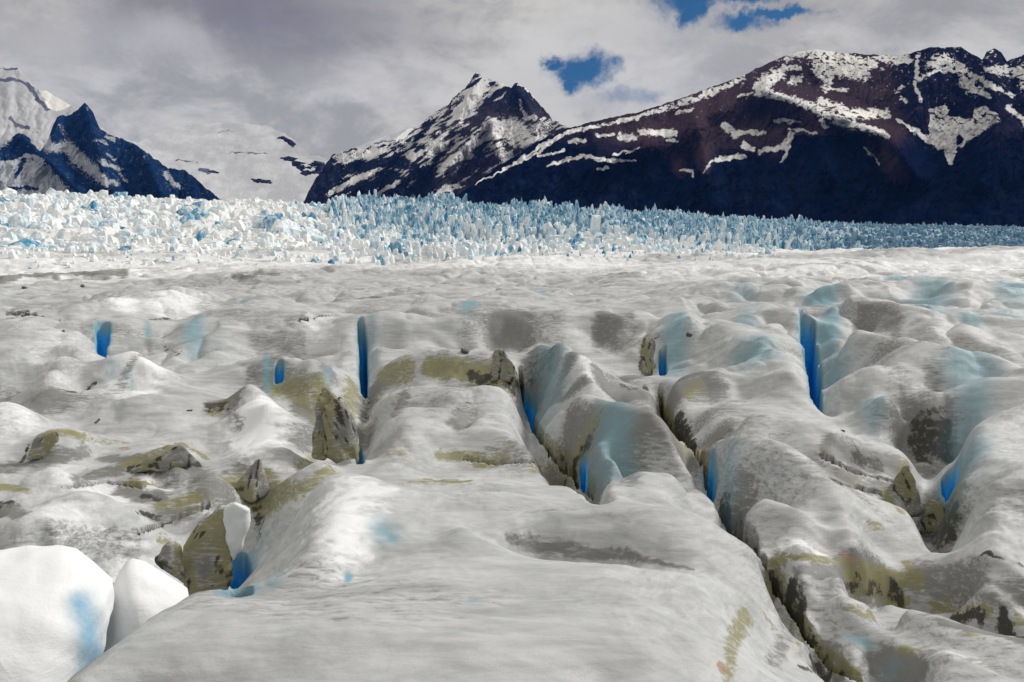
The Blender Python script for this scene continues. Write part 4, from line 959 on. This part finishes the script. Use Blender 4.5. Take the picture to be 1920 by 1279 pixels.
def pillow(name, outline, d, depth, mat, lab, cat, lean=0.0, bump=.03, seed=1):
    """a rounded body whose front outline stands at distance d and which swells towards and away from the viewer"""
    pl = polysample(outline+[outline[0]], 8)[:-1]; c = pl.mean(0); K = 26
    V_, rows = [], []
    for side in (-1, 1):
        for k in range(1, K+1):
            f = math.sin(k/K*math.pi/2); th = math.cos(k/K*math.pi/2)
            if side == 1 and k == K: continue
            rows.append((f, side*th))
    rows = [(f, t) for f, t in rows if t <= 0][:K]+[(f, t) for f, t in rows if t > 0][::-1]
    n = len(pl); bm = bmesh.new()
    v = at3(c[0], c[1], d); w = Vector((v.x, v.y, 0)).normalized()
    first = bm.verts.new(v-w*depth+w*lean*v.z); last_co = v+w*depth+w*lean*v.z; prev = None
    for f, t in rows:
        cur = []
        for p in pl:
            q = c+(p-c)*f; v = at3(q[0], q[1], d); w = Vector((v.x, v.y, 0)).normalized()
            cur.append(bm.verts.new(v+w*t*depth+w*lean*(v.z)))
        if prev is None:
            for i in range(n): bm.faces.new((first, cur[i], cur[(i+1) % n]))
        else:
            for i in range(n): bm.faces.new((prev[i], cur[i], cur[(i+1) % n], prev[(i+1) % n]))
        prev = cur
    last = bm.verts.new(last_co)
    for i in range(n): bm.faces.new((prev[(i+1) % n], prev[i], last))
    bm.normal_update(); co = np.array([v.co for v in bm.verts]); nn = [v.normal.copy() for v in bm.verts]
    q = fbm(co[:, 0]*1.7+co[:, 2], co[:, 1]*1.7+co[:, 2]*1.4, 3, seed)
    for v, a, b in zip(bm.verts, nn, q): v.co += a*float(b)*bump
    bmesh.ops.recalc_face_normals(bm, faces=bm.faces)
    ctr = Vector((co[:, 0].mean(), co[:, 1].mean(), co[:, 2].min()))
    at_t = []
    for v in bm.verts: v.co -= ctr
    me = bpy.data.meshes.new(name); bm.to_mesh(me); bm.free(); me.materials.append(mat)
    me.polygons.foreach_set('use_smooth', np.ones(len(me.polygons), bool))
    o = bpy.data.objects.new(name, me); C.objects.link(o); o.location = ctr; tag(o, lab, cat)
    # blue core showing through the ice
    return o, co
M_WICE = ice_material('white_mound_ice')
def blue_core(o, co, line_, w, d):
    pts = [at3(x, y, d) for x, y in line_]; me = o.data
    for nm, k in (('teal', .75), ('blue', .22), ('white', None)):
        at_ = me.attributes.new(nm, 'FLOAT', 'POINT'); out = np.ones(len(co)) if k is None else np.zeros(len(co))
        if k is not None and pts:
            P0 = np.array([at3(x, y, d) for x, y in polysample(line_, 4)]); X0 = np.arctan2(co[:, 0], co[:, 1]); Z0_ = (co[:, 2]-EYE)/np.hypot(co[:, 0], co[:, 1])
            U0 = np.arctan2(P0[:, 0], P0[:, 1]); S0 = (P0[:, 2]-EYE)/np.hypot(P0[:, 0], P0[:, 1])
            q = np.min(np.hypot((X0[:, None]-U0), (Z0_[:, None]-S0)), 1)*F/w
            out = k*sstep(q, 1.6 if nm == 'teal' else 1.3, .0)*(co[:, 1] < d)
        elif k is not None: out[:] = 0
        at_.data.foreach_set('value', out.astype(np.float32))
o, co = pillow('ice_mound', [(-100, 1090), (0, 1068), (60, 1057), (120, 1054), (150, 1060), (182, 1086), (208, 1110), (213, 1150), (202, 1200), (180, 1270), (140, 1330), (60, 1370), (-40, 1375), (-120, 1330), (-150, 1240), (-140, 1140)], 8.6, 1.0, M_WICE, 'large rounded white ice mound with a blue streak in the lower left corner', 'ice mound', .25)
blue_core(o, co, [(150, 1130), (165, 1180), (172, 1240), (165, 1290)], 30, 8.6)
o, co = pillow('ice_mound', [(212, 1108), (224, 1085), (236, 1068), (250, 1061), (275, 1066), (310, 1088), (350, 1116), (360, 1180), (300, 1250), (190, 1290), (185, 1220)], 9.2, .55, M_WICE, 'smaller white ice mound wedged between the streaked mound and the grey slope', 'ice mound', .2)
blue_core(o, co, [], 30, 9.2)
haze_d = 1.1e-5
hm = bpy.data.materials.new('haze'); hm.use_nodes = True; hn = NT(hm.node_tree); hn.n.clear()
pv = hn.add('ShaderNodeVolumePrincipled'); pv.inputs['Color'].default_value = (0.10, 0.30, 1.0, 1); pv.inputs['Density'].default_value = haze_d
hn.l.new(pv.outputs[0], hn.add('ShaderNodeOutputMaterial').inputs[1])
bm = bmesh.new(); bmesh.ops.create_cube(bm, size=1)
for v in bm.verts: v.co = Vector((v.co.x*36000, v.co.y*36000, -200 if v.co.z < 0 else 3200))
me = bpy.data.meshes.new('haze'); bm.to_mesh(me); bm.free(); me.materials.append(hm)
o = bpy.data.objects.new('haze', me); C.objects.link(o); tag(o, 'thin blue air haze over the far mountains', 'haze', kind='stuff')

d = 11.6
a = slab([(338, 1062, d), (352, 1003, d+.2), (412, 950, d+.1), (440, 944, d), (436, 1060, d-.2), (425, 1118, d-.2), (352, 1118, d-.2)], .45, 'broad dirty olive ice slab standing left of the deep blue slot', name='ice_slab', seed=5, sub=6, amp=.045)
e = convex('clean_ice_edge', [at3(x, y, d-.05+k) for x, y in [(418, 950), (436, 943), (466, 954), (470, 975), (452, 1030), (436, 1052), (424, 1020)] for k in (-.16, .3)], mw, 5, .03, 9, parent=a, smooth=True, soft=2)
slab([(288, 1050, d-.3), (322, 1008, d-.2), (338, 1022, d-.2), (350, 1100, d-.3), (318, 1075, d-.4)], .25, 'small leaning dirty ice fin at the left foot of the broad slab', seed=8)
d = 18.2
slab([(583, 858, d-.2), (596, 742, d), (610, 726, d+.1), (634, 745, d), (628, 810, d-.1), (612, 866, d-.2)], .5, 'tall olive ice fin, left one of the two beside the long blue crevasse', seed=11, sub=5)
slab([(604, 760, d-.25), (640, 742, d-.1), (668, 800, d), (676, 868, d-.3), (645, 878, d-.4), (606, 850, d-.3)], .4, 'leaning olive ice fin, right one of the two beside the long blue crevasse', seed=12, sub=5)
d = dh(948, 712)
slab([(918, 716, d), (926, 655, d), (940, 652, d), (966, 690, d-.2), (968, 716, d-.2)], .6, 'curled olive ice fin at the end of the shaded mid ridge', seed=14, sub=5)
d = dh(1215, 705)
slab([(1200, 700, d), (1203, 655, d), (1224, 632, d+.1), (1230, 640, d), (1222, 704, d-.1)], .4, 'thin olive ice fin curving beside the narrow blue slot right of centre', seed=15, sub=5)
d = dh(1720, 985)
slab([(1672, 905, d), (1702, 868, d), (1716, 900, d-.1), (1730, 960, d-.2), (1700, 975, d-.2)], .3, 'jagged grey brown ice fin among dark debris on the right', seed=16, sub=5)
slab([(1715, 1000, d-.1), (1740, 935, d), (1768, 945, d), (1778, 1000, d-.2)], .3, 'low dirty ice fin at the foot of the dark debris patch on the right', seed=17, sub=5)
d = dh(300, 888)
slab([(236, 886, d-.1), (290, 848, d), (338, 832, d), (374, 864, d), (330, 884, d-.1)], .5, 'low dark undercut ice fin with an olive rim in the left middle', seed=18, sub=5)
d = dh(85, 862)
slab([(50, 862, d), (66, 820, d), (104, 808, d), (112, 822, d), (80, 862, d)], .3, 'small olive ice fin curving near the left edge', seed=19, sub=5)
ms, Ns = new_mat('stone'); P = Ns.add('ShaderNodeTexCoord').outputs['Object']
q = Ns.noise(P, 30, 4, .6); finish(Ns, Ns.mix(q, (0.03, 0.03, 0.03, 1), (0.16, 0.15, 0.14, 1)), .8, .2, q, .5, .01)
for i, (x, y, w, lab) in enumerate([(1578, 808, .09, 'dark stone lying on the grey slope below the tall blue crevasse'), (117, 622, .12, 'dark stone on grey ice left of the small blue slot at left'),
        (355, 770, .10, 'dark stone on the grey slope left of the white ice face'), (185, 793, .13, 'dark stone in the left middle above the olive fins'),
        (46, 541, .35, 'dark stone on far grey ice near the left edge'),
        (155, 539, .3, 'dark stone on far grey ice above the small blue slot at left'), (1292, 628, .16, 'dark stone on the swell above the narrow blue slot'), (872, 660, .2, 'dark stone on top of the shaded mid ridge')]):
    u_, v_ = hit(x, y); p = at3(x, y, math.exp(v_)); rr = random.Random(i)
    pts = [p+Vector((rr.gauss(0, 1), rr.gauss(0, 1), rr.gauss(0, .6))).normalized()*w*rr.uniform(.7, 1) for _ in range(14)]
    tag(convex('stone', pts, ms, 1, .05, i), lab, 'stone', 'stones on the ice')
